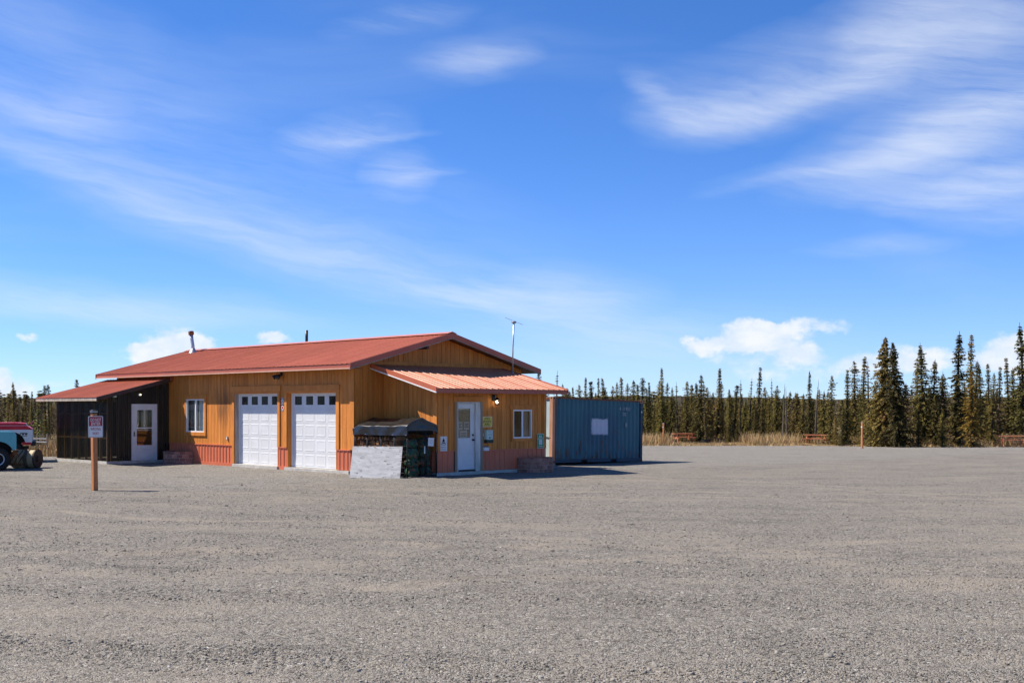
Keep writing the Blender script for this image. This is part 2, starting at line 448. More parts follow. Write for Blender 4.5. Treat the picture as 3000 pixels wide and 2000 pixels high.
FIREW = pm('split_firewood', (0.44, 0.22, 0.095), (0.24, 0.11, 0.05), rough=0.85, scale=9, rand=0.3, bump=0.3)
NETBAG = pm('green_net_bag', (0.012, 0.125, 0.085), (0.03, 0.06, 0.035), rough=0.7, scale=15, rand=0.15, bump=0.5, bscale=24, speck=(7, (0.20, 0.095, 0.045), 0.50, 0.60))
TEAL = pm('teal_car_paint', (0.060, 0.36, 0.41), (0.048, 0.31, 0.36), rough=0.28, spec=0.5, coat=0.4, scale=2, speck=(6, (0.12, 0.10, 0.07), 0.72, 0.82))
CARW = pm('white_car_paint', (0.68, 0.69, 0.72), (0.63, 0.64, 0.67), rough=0.28, spec=0.5, coat=0.4, scale=2)
CARR = pm('red_car_paint', (0.55, 0.012, 0.03), (0.48, 0.010, 0.025), rough=0.4, spec=0.3, coat=0.1, scale=2)
RUBBER = pm('tyre_rubber', (0.016, 0.016, 0.016), (0.03, 0.028, 0.026), rough=0.85, scale=12)
CREAM = pm('cream_paint_worn', (0.55, 0.45, 0.27), (0.46, 0.36, 0.20), rough=0.6, scale=4, speck=(5, (0.22, 0.11, 0.05), 0.60, 0.72))
PINK = pm('pink_ribbon', (0.75, 0.22, 0.28), (0.62, 0.14, 0.2), rough=0.7)

# ------------------------------------------------------------------ the lie of the land
C0 = Vector((-4.9, 37.1)); BA = math.atan2(-0.714, 0.70)
EX = Vector((math.cos(BA), math.sin(BA))); EY = Vector((-math.sin(BA), math.cos(BA)))
def L(x, y, z=0.0):
    """building coordinates -> world"""
    w = C0 + EX * x + EY * y
    return Vector((w.x, w.y, z))
def smooth(a, b, x):
    t = min(1.0, max(0.0, (x - a) / (b - a))); return t * t * (3 - 2 * t)
def gz(x, y):
    """ground height: a flat yard, a slight fall towards the trees on the right, a raised pad under the building"""
    z = -0.012 * min(max(0.0, y - 36.0), 60.0) * smooth(-6.0, 3.0, x)
    d = Vector((x, y)) - C0
    u, v = d.dot(EX), d.dot(EY)
    dx = max(-16.2 - u, 0, u - 2.9); dy = max(-2.6 - v, 0, v - 7.6)
    if u > -11.3 and v < 0: dy = -v
    pad = 1.0 - smooth(0.4, 3.0, math.hypot(dx, dy))
    return z * (1 - pad) + 0.05 * pad

# ------------------------------------------------------------------ ground
from mathutils import noise as mnoise
def edge_y(x):
    e = 54 + (90 - 54) * smooth(-10, 4, x) - 5.0 * smooth(22, 28, x)
    e += 1.6 * mnoise.noise(Vector((x * 0.11, 3.1, 0))) + 0.9 * mnoise.noise(Vector((x * 0.5, 9.1, 0)))
    return e
ARC = Vector((6.0, 62.0))     # traffic turns round the building
def ripple(x, y):
    """ridges the tyres leave, and the unevenness of graded gravel"""
    r = math.hypot(x - ARC.x, y - ARC.y)
    w = mnoise.noise(Vector((x * 0.05, y * 0.05, 1.7)))
    a = 0.026 * mnoise.noise(Vector((r * 1.25 + w * 2.0, math.atan2(x - ARC.x, ARC.y - y) * 2.2, 0.0)))
    a += 0.014 * mnoise.noise(Vector((x * 0.55, y * 0.9, 4.0))) + 0.010 * mnoise.noise(Vector((x * 2.1, y * 3.2, 7.0)))
    return a * (1 - 0.6 * smooth(30, 60, y))

def gravel_material():
    m = bpy.data.materials.new('gravel'); m.use_nodes = True
    t = m.node_tree; b = NB(t); p = t.nodes['Principled BSDF']
    tc = b.n('ShaderNodeTexCoord'); pos = tc.outputs['Object']
    jit = b.vmath('ADD', pos, b.vmath('SCALE', b.noise(pos, 9.0, 2, 0.5, out=1), scale=0.03))
    def vor(scale):
        v = b.n('ShaderNodeTexVoronoi'); v.inputs['Scale'].default_value = scale
        b.l(jit, v.inputs['Vector']); return v
    v1, v2 = vor(64.0), vor(28.0)
    stone = [(0.0, (0.080, 0.071, 0.058)), (0.22, (0.172, 0.153, 0.126)), (0.5, (0.244, 0.220, 0.184)), (0.72, (0.272, 0.251, 0.221)), (0.9, (0.318, 0.286, 0.238)), (0.975, (0.35, 0.325, 0.28)), (1.0, (0.50, 0.48, 0.44))]
    def cell(v):
        sp = b.n('ShaderNodeSeparateColor'); b.l(v.outputs['Color'], sp.inputs[0])
        return b.ramp(sp.outputs[0], stone), sp.outputs[1]
    c1, k1 = cell(v1); c2, k2 = cell(v2)
    big = b.math('GREATER_THAN', k2, 0.62)
    col = b.mix(big, c1, c2)
    # where tyres have ground the stone fine and where it lies loose
    wob = b.vmath('SCALE', b.vmath('SUBTRACT', b.noise(pos, 0.12, 4, 0.6, out=1), (0.5, 0.5, 0.5)), scale=7.0)
    wpos = b.vmath('ADD', pos, wob)
    def radius(cx, cy):
        d = b.vmath('SUBTRACT', wpos, (cx, cy, 0)); sp = b.n('ShaderNodeSeparateXYZ'); b.l(d, sp.inputs[0])
        ln = b.n('ShaderNodeVectorMath', operation='LENGTH')
        cb = b.n('ShaderNodeCombineXYZ'); b.l(sp.outputs[0], cb.inputs[0]); b.l(sp.outputs[1], cb.inputs[1]); b.l(cb.outputs[0], ln.inputs[0])
        return ln.outputs['Value'], b.math('ARCTAN2', sp.outputs[0], b.math('MULTIPLY', sp.outputs[1], -1.0))
    rad, an = radius(ARC.x, ARC.y)
    pol = b.n('ShaderNodeCombineXYZ'); b.l(rad, pol.inputs[0]); b.l(b.math('MULTIPLY', an, 5.0), pol.inputs[1])
    lane = b.noise(pol.outputs[0], 0.75, 6, 0.66)
    patch = b.noise(pos, 0.30, 6, 0.64)
    fine = b.noise(pos, 1.4, 5, 0.65)
    mixv = b.math('ADD', b.math('ADD', b.math('MULTIPLY', lane, 0.45), b.math('MULTIPLY', patch, 0.32)), b.math('MULTIPLY', fine, 0.23))
    dust = b.mapr(mixv, 0.47, 0.62)
    tracks = None
    for cx, cy, r0 in ((6.0, 62.0, 33.5), (16.0, 74.0, 56.5), (-12.0, 80.0, 64.0), (40.0, 70.0, 50.0), (2.0, 60.0, 44.5)):
        r_, _ = radius(cx, cy)
        for off in (-0.85, 0.85):
            w_ = b.mapr(b.math('ABSOLUTE', b.math('SUBTRACT', r_, r0 + off)), 0.12, 0.42, 1.0, 0.0)
            tracks = w_ if tracks is None else b.math('MAXIMUM', tracks, w_)
    tracks = b.math('MULTIPLY', tracks, b.mapr(b.noise(pos, 0.5, 4, 0.6), 0.40, 0.62))
    dust = b.math('MAXIMUM', b.math('MULTIPLY', dust, 0.62), b.math('MULTIPLY', tracks, 0.85))
    col = b.mix(dust, col, (0.325, 0.281, 0.226, 1))
    # a strip of fresh grey crushed stone along the front of the garage
    lp = b.mapping(b.vmath('SUBTRACT', pos, (C0.x, C0.y, 0)), rot=(0, 0, -BA)); sl = b.n('ShaderNodeSeparateXYZ'); b.l(lp, sl.inputs[0])
    jit2 = b.math('MULTIPLY', b.math('SUBTRACT', patch, 0.5), 5.0)
    strip = b.math('MULTIPLY', b.mapr(b.math('ADD', sl.outputs[1], jit2), -9.0, -5.5), b.mapr(b.math('ADD', sl.outputs[0], jit2), 1.0, 4.5, 1.0, 0.0))
    col = b.mix(b.math('MULTIPLY', strip, 0.62), col, b.mix(1.0, c2, (1.16, 1.20, 1.26, 1), 'MULTIPLY'))
    dark = b.mapr(mixv, 0.34, 0.47, 0.70, 1.0)
    dark = b.math('MULTIPLY', dark, b.mapr(b.noise(b.mapping(wpos, (0.35, 1.5, 1)), 1.0, 5, 0.7), 0.30, 0.44, 0.72, 1.0))
    kk = b.n('ShaderNodeCombineColor')
    for i in range(3): b.l(dark, kk.inputs[i])
    col = b.mix(1.0, col, kk.outputs[0], 'MULTIPLY')
    b.l(col, p.inputs['Base Color'])
    p.inputs['Roughness'].default_value = 0.9; p.inputs['Specular IOR Level'].default_value = 0.2
    h1 = b.math('SUBTRACT', 1.0, b.math('MULTIPLY', v1.outputs['Distance'], 1.0))
    h2 = b.math('MULTIPLY', b.math('SUBTRACT', 1.0, v2.outputs['Distance']), big)
    bn = b.n('ShaderNodeBump'); bn.inputs['Strength'].default_value = 1.0; bn.inputs['Distance'].default_value = 0.020
    b.l(b.math('ADD', h1, b.math('MULTIPLY', h2, 1.4)), bn.inputs['Height'])
    bn2 = b.n('ShaderNodeBump'); bn2.inputs['Strength'].default_value = 0.6; bn2.inputs['Distance'].default_value = 0.10
    b.l(b.noise(pos, 6.0, 5, 0.65), bn2.inputs['Height']); b.l(bn.outputs[0], bn2.inputs['Normal'])
    b.l(bn2.outputs[0], p.inputs['Normal'])
    return m
GRAVEL = gravel_material()
FOREST_FLOOR = pm('forest_floor', (0.20, 0.145, 0.075), (0.10, 0.078, 0.045), rough=0.95, spec=0.1, scale=0.5, bump=0.8, bscale=4, speck=(2.0, (0.07, 0.07, 0.03), 0.55, 0.7))

def build_ground():
    # wide sheet of mossy, grassy land out to the horizon
    xs = [-2500, -1200, -600, -300, -200] + list(range(-150, 151, 6)) + [200, 300, 600, 1200, 2500]
    ys = [-80, -40] + list(range(-20, 160, 4)) + [200, 300, 450, 700, 1100, 1800, 3000]
    mb = MB()
    for y in ys:
        for x in xs: mb.v.append((x, y, gz(x, y) - 0.08))
    n = len(xs)
    for j in range(len(ys) - 1):
        for i in range(n - 1): mb.f.append((j * n + i, j * n + i + 1, (j + 1) * n + i + 1, (j + 1) * n + i))
    mb.build('ground', FOREST_FLOOR, smooth=True, kind='structure')
    # gravel yard
    mb = MB(); cols = np.arange(-80, 80.1, 0.4); rows = 300
    for i, x in enumerate(cols):
        e = edge_y(x)
        for j in range(rows + 1):
            y = -6.0 + 9.0 * j / 20 if j <= 20 else 3.0 * (e / 3.0) ** ((j - 20) / (rows - 20))
            fade = 1 - smooth(0.93, 1.0, y / e)
            mb.v.append((x, y, gz(x, y) + ripple(x, y) * fade - 0.07 * (1 - fade)))
    r1 = rows + 1
    for i in range(len(cols) - 1):
        for j in range(rows): mb.f.append((i * r1 + j, (i + 1) * r1 + j, (i + 1) * r1 + j + 1, i * r1 + j + 1))
    mb.build('gravel_yard', GRAVEL, smooth=True, kind='structure')
build_ground()

def stone_material():
    m = bpy.data.materials.new('loose_stone'); m.use_nodes = True
    t = m.node_tree; b = NB(t); p = t.nodes['Principled BSDF']
    oi = b.n('ShaderNodeObjectInfo')
    b.l(b.ramp(oi.outputs['Random'], [(0.0, (0.11, 0.098, 0.082)), (0.3, (0.192, 0.171, 0.143)), (0.6, (0.238, 0.217, 0.185)), (0.9, (0.274, 0.257, 0.228)), (0.985, (0.30, 0.265, 0.22)), (1.0, (0.50, 0.48, 0.45))]), p.inputs['Base Color'])
    p.inputs['Roughness'].default_value = 0.85; p.inputs['Specular IOR Level'].default_value = 0.25
    return m

def build_stones(n=210000):
    rng = np.random.default_rng(3)
    y = 7.5 * (34 / 7.5) ** rng.random(n) ** 1.5
    x = (rng.random(n) * 2 - 1) * (0.45 * y + 0.8)
    # stones gather in windrows
    keep = np.array([mnoise.noise(Vector((math.hypot(a - ARC.x, c - ARC.y) * 1.25, math.atan2(a - ARC.x, ARC.y - c) * 3, 5.0))) + 0.5 * mnoise.noise(Vector((a * 0.6, c * 0.8, 2.0))) for a, c in zip(x, y)])
    ok = rng.random(n) < 0.38 + 0.9 * keep
    x, y = x[ok], y[ok]
    sz = np.exp(rng.normal(math.log(0.0072), 0.36, len(x)))
    big = rng.random(len(x)) < 0.012; sz[big] *= 1.9
    v = [(float(a), float(c), gz(a, c) + ripple(a, c) + float(s) * 0.15) for a, c, s in zip(x, y, sz)]
    me = bpy.data.meshes.new('loose_gravel_stones'); me.from_pydata(v, [], [])
    at = me.attributes.new('sz', 'FLOAT', 'POINT'); at.data.foreach_set('value', sz.astype(np.float32))
    o = bpy.data.objects.new('loose_gravel_stones', me); COL.objects.link(o)
    o['kind'] = 'stuff'; o['label'] = 'loose grey stones scattered over the gravel yard in the foreground'; o['category'] = 'gravel'
    mat = stone_material(); me.materials.append(mat)
    g = bpy.data.node_groups.new('scatter_stones', 'GeometryNodeTree')
    g.interface.new_socket('Geometry', in_out='INPUT', socket_type='NodeSocketGeometry')
    g.interface.new_socket('Geometry', in_out='OUTPUT', socket_type='NodeSocketGeometry')
    N = g.nodes.new; K = g.links.new
    gi = N('NodeGroupInput'); go = N('NodeGroupOutput')
    ico = N('GeometryNodeMeshIcoSphere'); ico.inputs['Radius'].default_value = 1.0; ico.inputs['Subdivisions'].default_value = 2
    ps = N('GeometryNodeSetPosition'); nz = N('ShaderNodeTexNoise'); nz.inputs['Scale'].default_value = 1.1
    sub = N('ShaderNodeVectorMath'); sub.operation = 'SUBTRACT'; sub.inputs[1].default_value = (0.5, 0.5, 0.5)
    scl = N('ShaderNodeVectorMath'); scl.operation = 'SCALE'; scl.inputs[3].default_value = 1.1
    K(nz.outputs[1], sub.inputs[0]); K(sub.outputs[0], scl.inputs[0]); K(scl.outputs[0], ps.inputs['Offset'])
    K(ico.outputs[0], ps.inputs['Geometry'])
    sm = N('GeometryNodeSetMaterial'); sm.inputs['Material'].default_value = mat; K(ps.outputs[0], sm.inputs[0])
    ip = N('GeometryNodeInstanceOnPoints'); K(gi.outputs[0], ip.inputs['Points']); K(sm.outputs[0], ip.inputs['Instance'])
    rr = N('FunctionNodeRandomValue'); rr.data_type = 'FLOAT_VECTOR'; rr.inputs[0].default_value = (-0.5, -0.5, 0); rr.inputs[1].default_value = (0.5, 0.5, 6.28)
    K(rr.outputs[0], ip.inputs['Rotation'])
    rs = N('FunctionNodeRandomValue'); rs.data_type = 'FLOAT_VECTOR'; rs.inputs[0].default_value = (0.8, 0.65, 0.4); rs.inputs[1].default_value = (1.5, 1.0, 0.8)
    at = N('GeometryNodeInputNamedAttribute'); at.data_type = 'FLOAT'; at.inputs['Name'].default_value = 'sz'
    ms = N('ShaderNodeVectorMath'); ms.operation = 'SCALE'; K(rs.outputs[0], ms.inputs[0]); K(at.outputs[0], ms.inputs[3])
    K(ms.outputs[0], ip.inputs['Scale']); K(ip.outputs[0], go.inputs[0])
    md = o.modifiers.new('scatter', 'NODES'); md.node_group = g
build_stones()

# ------------------------------------------------------------------ the garage building
SLAB = 0.15
EAVE_Z = 3.46; RIDGE_Z = 4.55; RY = 3.65; OV = 0.47      # roof plane on top of the deck
SLOPE = (RIDGE_Z - EAVE_Z) / (RY + OV)
def roof_z(y): return EAVE_Z + SLOPE * (OV + (y if y <= RY else 2 * RY - y))

bld = thing('garage_building', 'long garage with orange wood siding, red metal roof and two white garage doors', 'building', L(0, 0, 0), BA)

def face_xform(face, pos):
    """maps (along, out, up) on a wall to building coordinates; out>0 is away from the wall"""
    if face == 'y-': return lambda s, o, z: (s, pos - o, z)
    if face == 'x+': return lambda s, o, z: (pos + o, s, z)
def wbox(mb, T, s0, s1, o0, o1, z0, z1, top=None):
    """box on a wall; top: optional function giving the top height at s"""
    zt = (lambda s: z1) if top is None else top
    v = []
    for z_is_top in (0, 1):
        for s, o in ((s0, o0), (s1, o0), (s1, o1), (s0, o1)):
            v.append(T(s, o, zt(s) if z_is_top else z0))
    return mb.add(v, [(3, 2, 1, 0), (4, 5, 6, 7), (0, 1, 5, 4), (1, 2, 6, 5), (2, 3, 7, 6), (3, 0, 4, 7)])

def plank_wall(parent, name, face, pos, s0, s1, z0, ztop, openings, pitch=0.203, backing=0.10, phase=0.0):
    """a backing wall with openings and one board per groove in front of it"""
    T = face_xform(face, pos)
    edges = sorted({s0, s1} | {e for o in openings for e in o[:2]})
    grid = []
    s = s0 + phase
    while s < s1 - 0.02:
        if s > s0 + 0.02: grid.append(s)
        s += pitch
    cuts = sorted(set(edges) | set(grid))
    mb = MB()
    for a, b_ in zip(edges[:-1], edges[1:]):
        m = (a + b_) / 2; z = z0
        for o in sorted([o for o in openings if o[0] < m < o[1]], key=lambda q: q[2]):
            if o[2] > z + 1e-4: wbox(mb, T, a, b_, -backing, -0.002, z, o[2])
            z = o[3]
        seg = [a] + ([RY] if (face == 'x+' and a < RY < b_ and ztop is roof_top) else []) + [b_]
        for p, q in zip(seg[:-1], seg[1:]): wbox(mb, T, p, q, -backing, -0.002, z, 0, top=lambda s: ztop(s) - 0.01)
    wall = mb.build(name, BACK, parent)
    gap = 0.0065
    for a, b_ in zip(cuts[:-1], cuts[1:]):
        if b_ - a < 0.012: continue
        m = (a + b_) / 2; z = z0
        ga = gap if a in grid else 0.0; gb = gap if b_ in grid else 0.0
        spans = []
        for o in sorted([o for o in openings if o[0] < m < o[1]], key=lambda q: q[2]):
            if o[2] > z + 0.02: spans.append((z, o[2], False))
            z = o[3]
        spans.append((z, None, True))
        for za, zb, top in spans:
            pm_ = MB()
            if top: wbox(pm_, T, a + ga, b_ - gb, -0.001, 0.016, za, 0, top=lambda s: ztop(s) - 0.012)
            else: wbox(pm_, T, a + ga, b_ - gb, -0.001, 0.016, za, zb)
            pm_.build('plank', WOOD, wall)
    return wall

def roof_top(s): return roof_z(s) - 0.13
D1 = (-6.92, -4.20, SLAB, 2.63); D2 = (-3.65, -0.90, SLAB, 2.62)
W1 = (-10.26, -8.96, 1.22, 2.43)
WT = 0.77                        # top of the red wainscot
long_open = [D1, D2, W1]
plank_wall(bld, 'wall', 'y-', 0.0, -15.85, 0.0, WT, lambda s: 3.44, [(a, b_, max(c, WT - 0.2), d) for a, b_, c, d in long_open], phase=0.05)
plank_wall(bld, 'wall', 'x+', 0.0, 0.0, 7.3, SLAB, roof_top, [(1.13, 5.81, SLAB, 3.3)], phase=0.12)
BX, BY0, BY1 = 2.61, 1.13, 5.81   # the office sticking out of the gable end
OEZ = 2.70; OTZ = 3.47; OEX = 3.13
def oroof(x): return OTZ + (OEZ - OTZ) * x / OEX
plank_wall(bld, 'wall', 'y-', BY0, 0.0, BX, WT, lambda s: oroof(s) - 0.10, [], phase=0.07)
OD = (1.92, 2.90, SLAB, 2.29); OW = (4.32, 5.18, 1.13, 2.05)
plank_wall(bld, 'wall', 'x+', BX, BY0, BY1, WT, lambda s: oroof(BX) - 0.10, [(OD[0], OD[1], WT - 0.2, OD[3]), OW], phase=0.05)
# plain rear walls
mb = MB()
mb.box(-15.85, -0.1, 7.2, 7.3, SLAB, 3.40); mb.box(-15.85, -15.75, 0.1, 7.2, SLAB, 3.40)
mb.prism([(0.0, 3.402), (7.3, 3.402), (RY, roof_top(RY))], 0, -15.85, -15.75)
mb.box(0.0, 2.51, BY1 - 0.1, BY1, SLAB, 2.66)
mb.build('rear_wall', pm('rear_siding', (0.34, 0.13, 0.028), (0.24, 0.09, 0.02), scale=2, stretch=(5, 5, 0.3)), bld)
# lower walls behind the wainscot
mb = MB()
for a, b_ in ((-15.85, D1[0]), (D1[1], D2[0]), (D2[1], 0.0)): mb.box(a, b_, 0.002, 0.1, 0.0, WT - 0.003)
mb.box(-0.1, -0.004, 0.11, BY0, 0.0, SLAB - 0.003)
mb.box(0.003, BX - 0.002, BY0 + 0.002, BY0 + 0.1, SLAB, WT - 0.003)
for a, b_ in ((BY0 + 0.102, OD[0]), (OD[1], BY1)): mb.box(BX - 0.1, BX - 0.002, a, b_, SLAB, WT - 0.003)
mb.build('lower_wall', BACK, bld)
# floor slab
mb = MB(); mb.box(-15.83, 0.03, 0.15, 7.28, -0.3, SLAB - 0.004); mb.box(0.031, BX + 0.03, BY0 - 0.03, BY1 + 0.03, -0.3, SLAB - 0.006); mb.build('slab', CONC, bld)
mb = MB()
mb.box(D1[0] - 0.05, D1[1] + 0.05, -0.10, 0.148, -0.2, SLAB); mb.build('door_sill', CONC, bld)
mb = MB(); mb.box(D2[0] - 0.07, -0.16, -0.10, 0.148, -0.2, SLAB - 0.01); mb.build('door_sill', CONC, bld)

# red metal wainscot with standing ribs
rib_me = {}
def wainscot(face, pos, s0, s1, z0, z1, phase, skirt=False):
    T = face_xform(face, pos)
    mb = MB(); wbox(mb, T, s0, s1, 0.001, 0.012, z0, z1); w = mb.build('wainscot', REDM, bld)
    s = s0 + phase
    while s < s1 - 0.03:
        r = MB()
        v = []
        for z in (z0, z1 - 0.002):
            for ds, o in ((-0.028, 0.0125), (-0.012, 0.032), (0.012, 0.032), (0.028, 0.0125)): v.append(T(s + ds, o, z))
        r.add(v, [(0, 4, 5, 1), (1, 5, 6, 2), (2, 6, 7, 3), (0, 1, 2, 3), (7, 6, 5, 4)])
        r.build('rib', REDM, w); s += 0.21
    c = MB(); wbox(c, T, s0 - 0.004, s1 + 0.004, 0.002, 0.045, z1, z1 + 0.03); c.build('cap_strip', REDM, w)
    if skirt:
        c = MB(); wbox(c, T, s0, s1, 0.014, 0.036, 0.0, z0 + 0.015); c.build('skirt_board', REDM, w)
wainscot('y-', 0.0, -11.57, D1[0] - 0.13, SLAB, WT, 0.09, True)
wainscot('y-', 0.0, D1[1] + 0.02, D2[0] - 0.02, SLAB, WT, 0.12, True)
wainscot('y-', 0.0, D2[1] + 0.02, -0.17, SLAB, WT, 0.14)
wainscot('y-', BY0, 0.02, BX - 0.01, SLAB, WT, 0.1)
wainscot('x+', BX, BY0 + 0.01, OD[0] - 0.12, SLAB, WT, 0.22)
wainscot('x+', BX, OD[1] + 0.10, BY1 - 0.005, SLAB, WT, 0.13)

def board(face, pos, s0, s1, z0, z1, o0=0.017, o1=0.05, m=TRIM, name='trim_board', parent=None):
    mb = MB(); wbox(mb, face_xform(face, pos), s0, s1, o0, o1, z0, z1)
    return mb.build(name, m, parent or bld)
# corner boards
board('y-', 0.0, -0.17, 0.045, WT + 0.031, 3.44, name='corner_board')
mb = MB(); mb.box(0.017, 0.045, 0.0, 0.16, SLAB, 3.40); mb.build('corner_board', TRIM, bld)
board('y-', BY0, BX - 0.12, BX + 0.045, WT + 0.031, oroof(BX) - 0.13, name='corner_board')
board('x+', BX, BY0 + 0.0005, BY0 + 0.10, WT + 0.031, oroof(BX) - 0.12, name='corner_board')
board('x+', BX, BY1 - 0.10, BY1 + 0.02, WT + 0.031, oroof(BX) - 0.12, name='corner_board')
# ledger above the office roof
board('x+', 0.0, 0.55, 6.40, 3.47, 3.575, 0.017, 0.055, GREYW if False else TRIM)

# --- windows
def window(face, pos, o, name, label, glass_left, glass_right, curtain=None):
    T = face_xform(face, pos); s0, s1, z0, z1 = o
    fr = MB(); t = 0.045
    wbox(fr, T, s0, s1, -0.05, 0.035, z0, z0 + t); wbox(fr, T, s0, s1, -0.05, 0.035, z1 - t, z1)
    wbox(fr, T, s0, s0 + t, -0.05, 0.035, z0 + t, z1 - t); wbox(fr, T, s1 - t, s1, -0.05, 0.035, z0 + t, z1 - t)
    m = (s0 + s1) / 2
    wbox(fr, T, m - 0.03, m + 0.03, -0.04, 0.028, z0 + t, z1 - t)
    f = fr.build(name, VINYL, bld); f['label'] = label
    for a, b_, gm in ((s0 + t, m - 0.03, glass_left), (m + 0.03, s1 - t, glass_right)):
        g = MB(); wbox(g, T, a, b_, -0.006, 0.0, z0 + t, z1 - t); g.build('pane', gm, f)
    bx_ = MB()  # dark room behind
    v = [T(s0, -0.8, z0), T(s1, -0.8, z0), T(s1, -0.8, z1), T(s0, -0.8, z1)]
    bx_.add(v, [(0, 1, 2, 3)]); bx_.build('room_wall', DIM, f)
    if curtain:
        for a, b_, cm in curtain:
            c = MB(); n = 26
            for i in range(n + 1):
                s = a + (b_ - a) * i / n; oo = -0.13 + 0.022 * math.sin(i * 1.45) + 0.01 * math.sin(i * 0.6)
                c.v += [T(s, oo, z0 + 0.02), T(s, oo, z1 - 0.02)]
            for i in range(n): c.f.append((2 * i, 2 * i + 2, 2 * i + 3, 2 * i + 1))
            c.build('curtain', cm, f, smooth=True)
    return f
window('y-', 0.0, W1, 'window', 'white sliding window with pale curtain', GLASS, GLASS, [(W1[0] + 0.05, W1[0] + 0.7, SCREEN), (W1[0] + 0.66, W1[1] - 0.04, CURT)])
board('y-', 0.0, -10.38, -8.80, 2.43, 2.59)
board('y-', 0.0, -10.26, -8.84, 1.09, 1.22, o1=0.06)
board('y-', 0.0, -10.36, -10.262, 1.09, 2.429); board('y-', 0.0, -8.958, -8.84, 1.22, 2.429)
window('x+', BX, OW, 'window', 'office window, dark left pane and beige curtain', GLASSD, GLASS, [(4.76, 5.15, CURTB)])
board('x+', BX, 4.18, 5.31, 2.052, 2.195); board('x+', BX, 4.235, 4.318, 1.03, 2.05); board('x+', BX, 5.182, 5.26, 1.03, 2.05)
board('x+', BX, 4.319, 5.181, 1.03, 1.128, o1=0.06)

# --- garage doors
def garage_door(o, label):
    s0, s1, z0, z1 = o; T = face_xform('y-', 0.0); REC = -0.14
    slab = MB(); wbox(slab, T, s0 + 0.10, s1 - 0.10, REC - 0.05, REC - 0.012, z0 + 0.004, z1 - 0.05)
    d = slab.build('garage_door', WHITE, bld); d['label'] = label
    a, b_ = s0 + 0.10, s1 - 0.10; rows = 5; h = (z1 - 0.05 - z0) / rows
    for r in range(rows):
        za, zb = z0 + r * h, z0 + (r + 1) * h
        q = (b_ - a) / 4
        if r == rows - 1:      # glazed top section: stiles and rails round four lights
            m = MB()
            wbox(m, T, a, b_, REC - 0.011, REC, za + 0.004, za + 0.12); wbox(m, T, a, b_, REC - 0.011, REC, zb - 0.08, zb)
            for i in range(5):
                c = a + i * q; x0 = max(a, c - 0.12); x1 = min(b_, c + 0.12)
                wbox(m, T, x0, x1, REC - 0.011, REC, za + 0.12, zb - 0.08)
            m.build('door_section', WHITE, d)
            for i in range(4):
                c = a + (i + 0.5) * q
                g = MB(); wbox(g, T, a + i * q + 0.12, a + (i + 1) * q - 0.12, REC - 0.0085, REC - 0.006, za + 0.12, zb - 0.08); g.build('pane', PANE, d)
        else:
            m = MB(); wbox(m, T, a, b_, REC - 0.011, REC, za + 0.004, zb - 0.002); m.build('door_section', WHITE, d)
            for i in range(4):   # stamped panels: sunk groove round a raised field
                x0, x1 = a + i * q + 0.06, a + (i + 1) * q - 0.06; p0, p1 = za + 0.055, zb - 0.055
                m = MB(); v = []
                for e, o_ in ((0.0, 0.0005), (0.012, 0.005), (0.04, 0.0055), (0.06, 0.002)):
                    v += [T(x0 + e, REC + o_, p0 + e), T(x1 - e, REC + o_, p0 + e), T(x1 - e, REC + o_, p1 - e), T(x0 + e, REC + o_, p1 - e)]
                f = [(4 * k + i2, 4 * k + (i2 + 1) % 4, 4 * k + 4 + (i2 + 1) % 4, 4 * k + 4 + i2) for k in range(3) for i2 in range(4)] + [(12, 13, 14, 15)]
                m.add(v, f); m.build('raised_panel', WHITE, d)
    # jambs and head stop
    for x0, x1 in ((s0, s0 + 0.03), (s1 - 0.03, s1)):
        m = MB(); wbox(m, T, x0, x1, -0.20, 0.016, z0, z1); m.build('door_jamb', JAMB if x0 == s0 and s0 < -6 else TRIM, bld)
    m = MB(); wbox(m, T, s0 + 0.03, s1 - 0.03, -0.20, 0.016, z1 - 0.03, z1); m.build('door_head', TRIM, bld)
    for x0, x1 in ((s0 + 0.03, s0 + 0.099), (s1 - 0.099, s1 - 0.03)):
        m = MB(); wbox(m, T, x0, x1, -0.20, -0.125, z0, z1 - 0.03); m.build('door_stop', VINYL, bld)
    m = MB(); wbox(m, T, s0 + 0.099, s1 - 0.099, -0.20, -0.125, z1 - 0.049, z1 - 0.03); m.build('door_stop', VINYL, bld)
PANE = pm('door_light_glass', (0.012, 0.013, 0.013), (0.02, 0.02, 0.018), rough=0.08, spec=0.25, scale=2)
JAMB = pm('faded_jamb', (0.46, 0.40, 0.36), (0.34, 0.27, 0.22), rough=0.8, scale=3, stretch=(3, 3, 0.5))
garage_door(D1, 'white panelled garage door nearer the window'); garage_door(D2, 'white panelled garage door nearer the corner')
board('y-', 0.0, -7.10, -4.02, 2.662, 2.855, 0.017, 0.06); board('y-', 0.0, -7.06, -4.10, 2.632, 2.661, 0.017, 0.045)
board('y-', 0.0, -3.86, -0.71, 2.672, 2.845, 0.017, 0.06); board('y-', 0.0, -3.79, -0.74, 2.622, 2.671, 0.017, 0.045)
board('y-', 0.0, -7.05, D1[0], SLAB, 2.631); board('y-', 0.0, D1[1], -4.06, WT + 0.032, 2.631)
board('y-', 0.0, -3.79, D2[0], WT + 0.032, 2.621); board('y-', 0.0, D2[1], -0.74, WT + 0.032, 2.621)

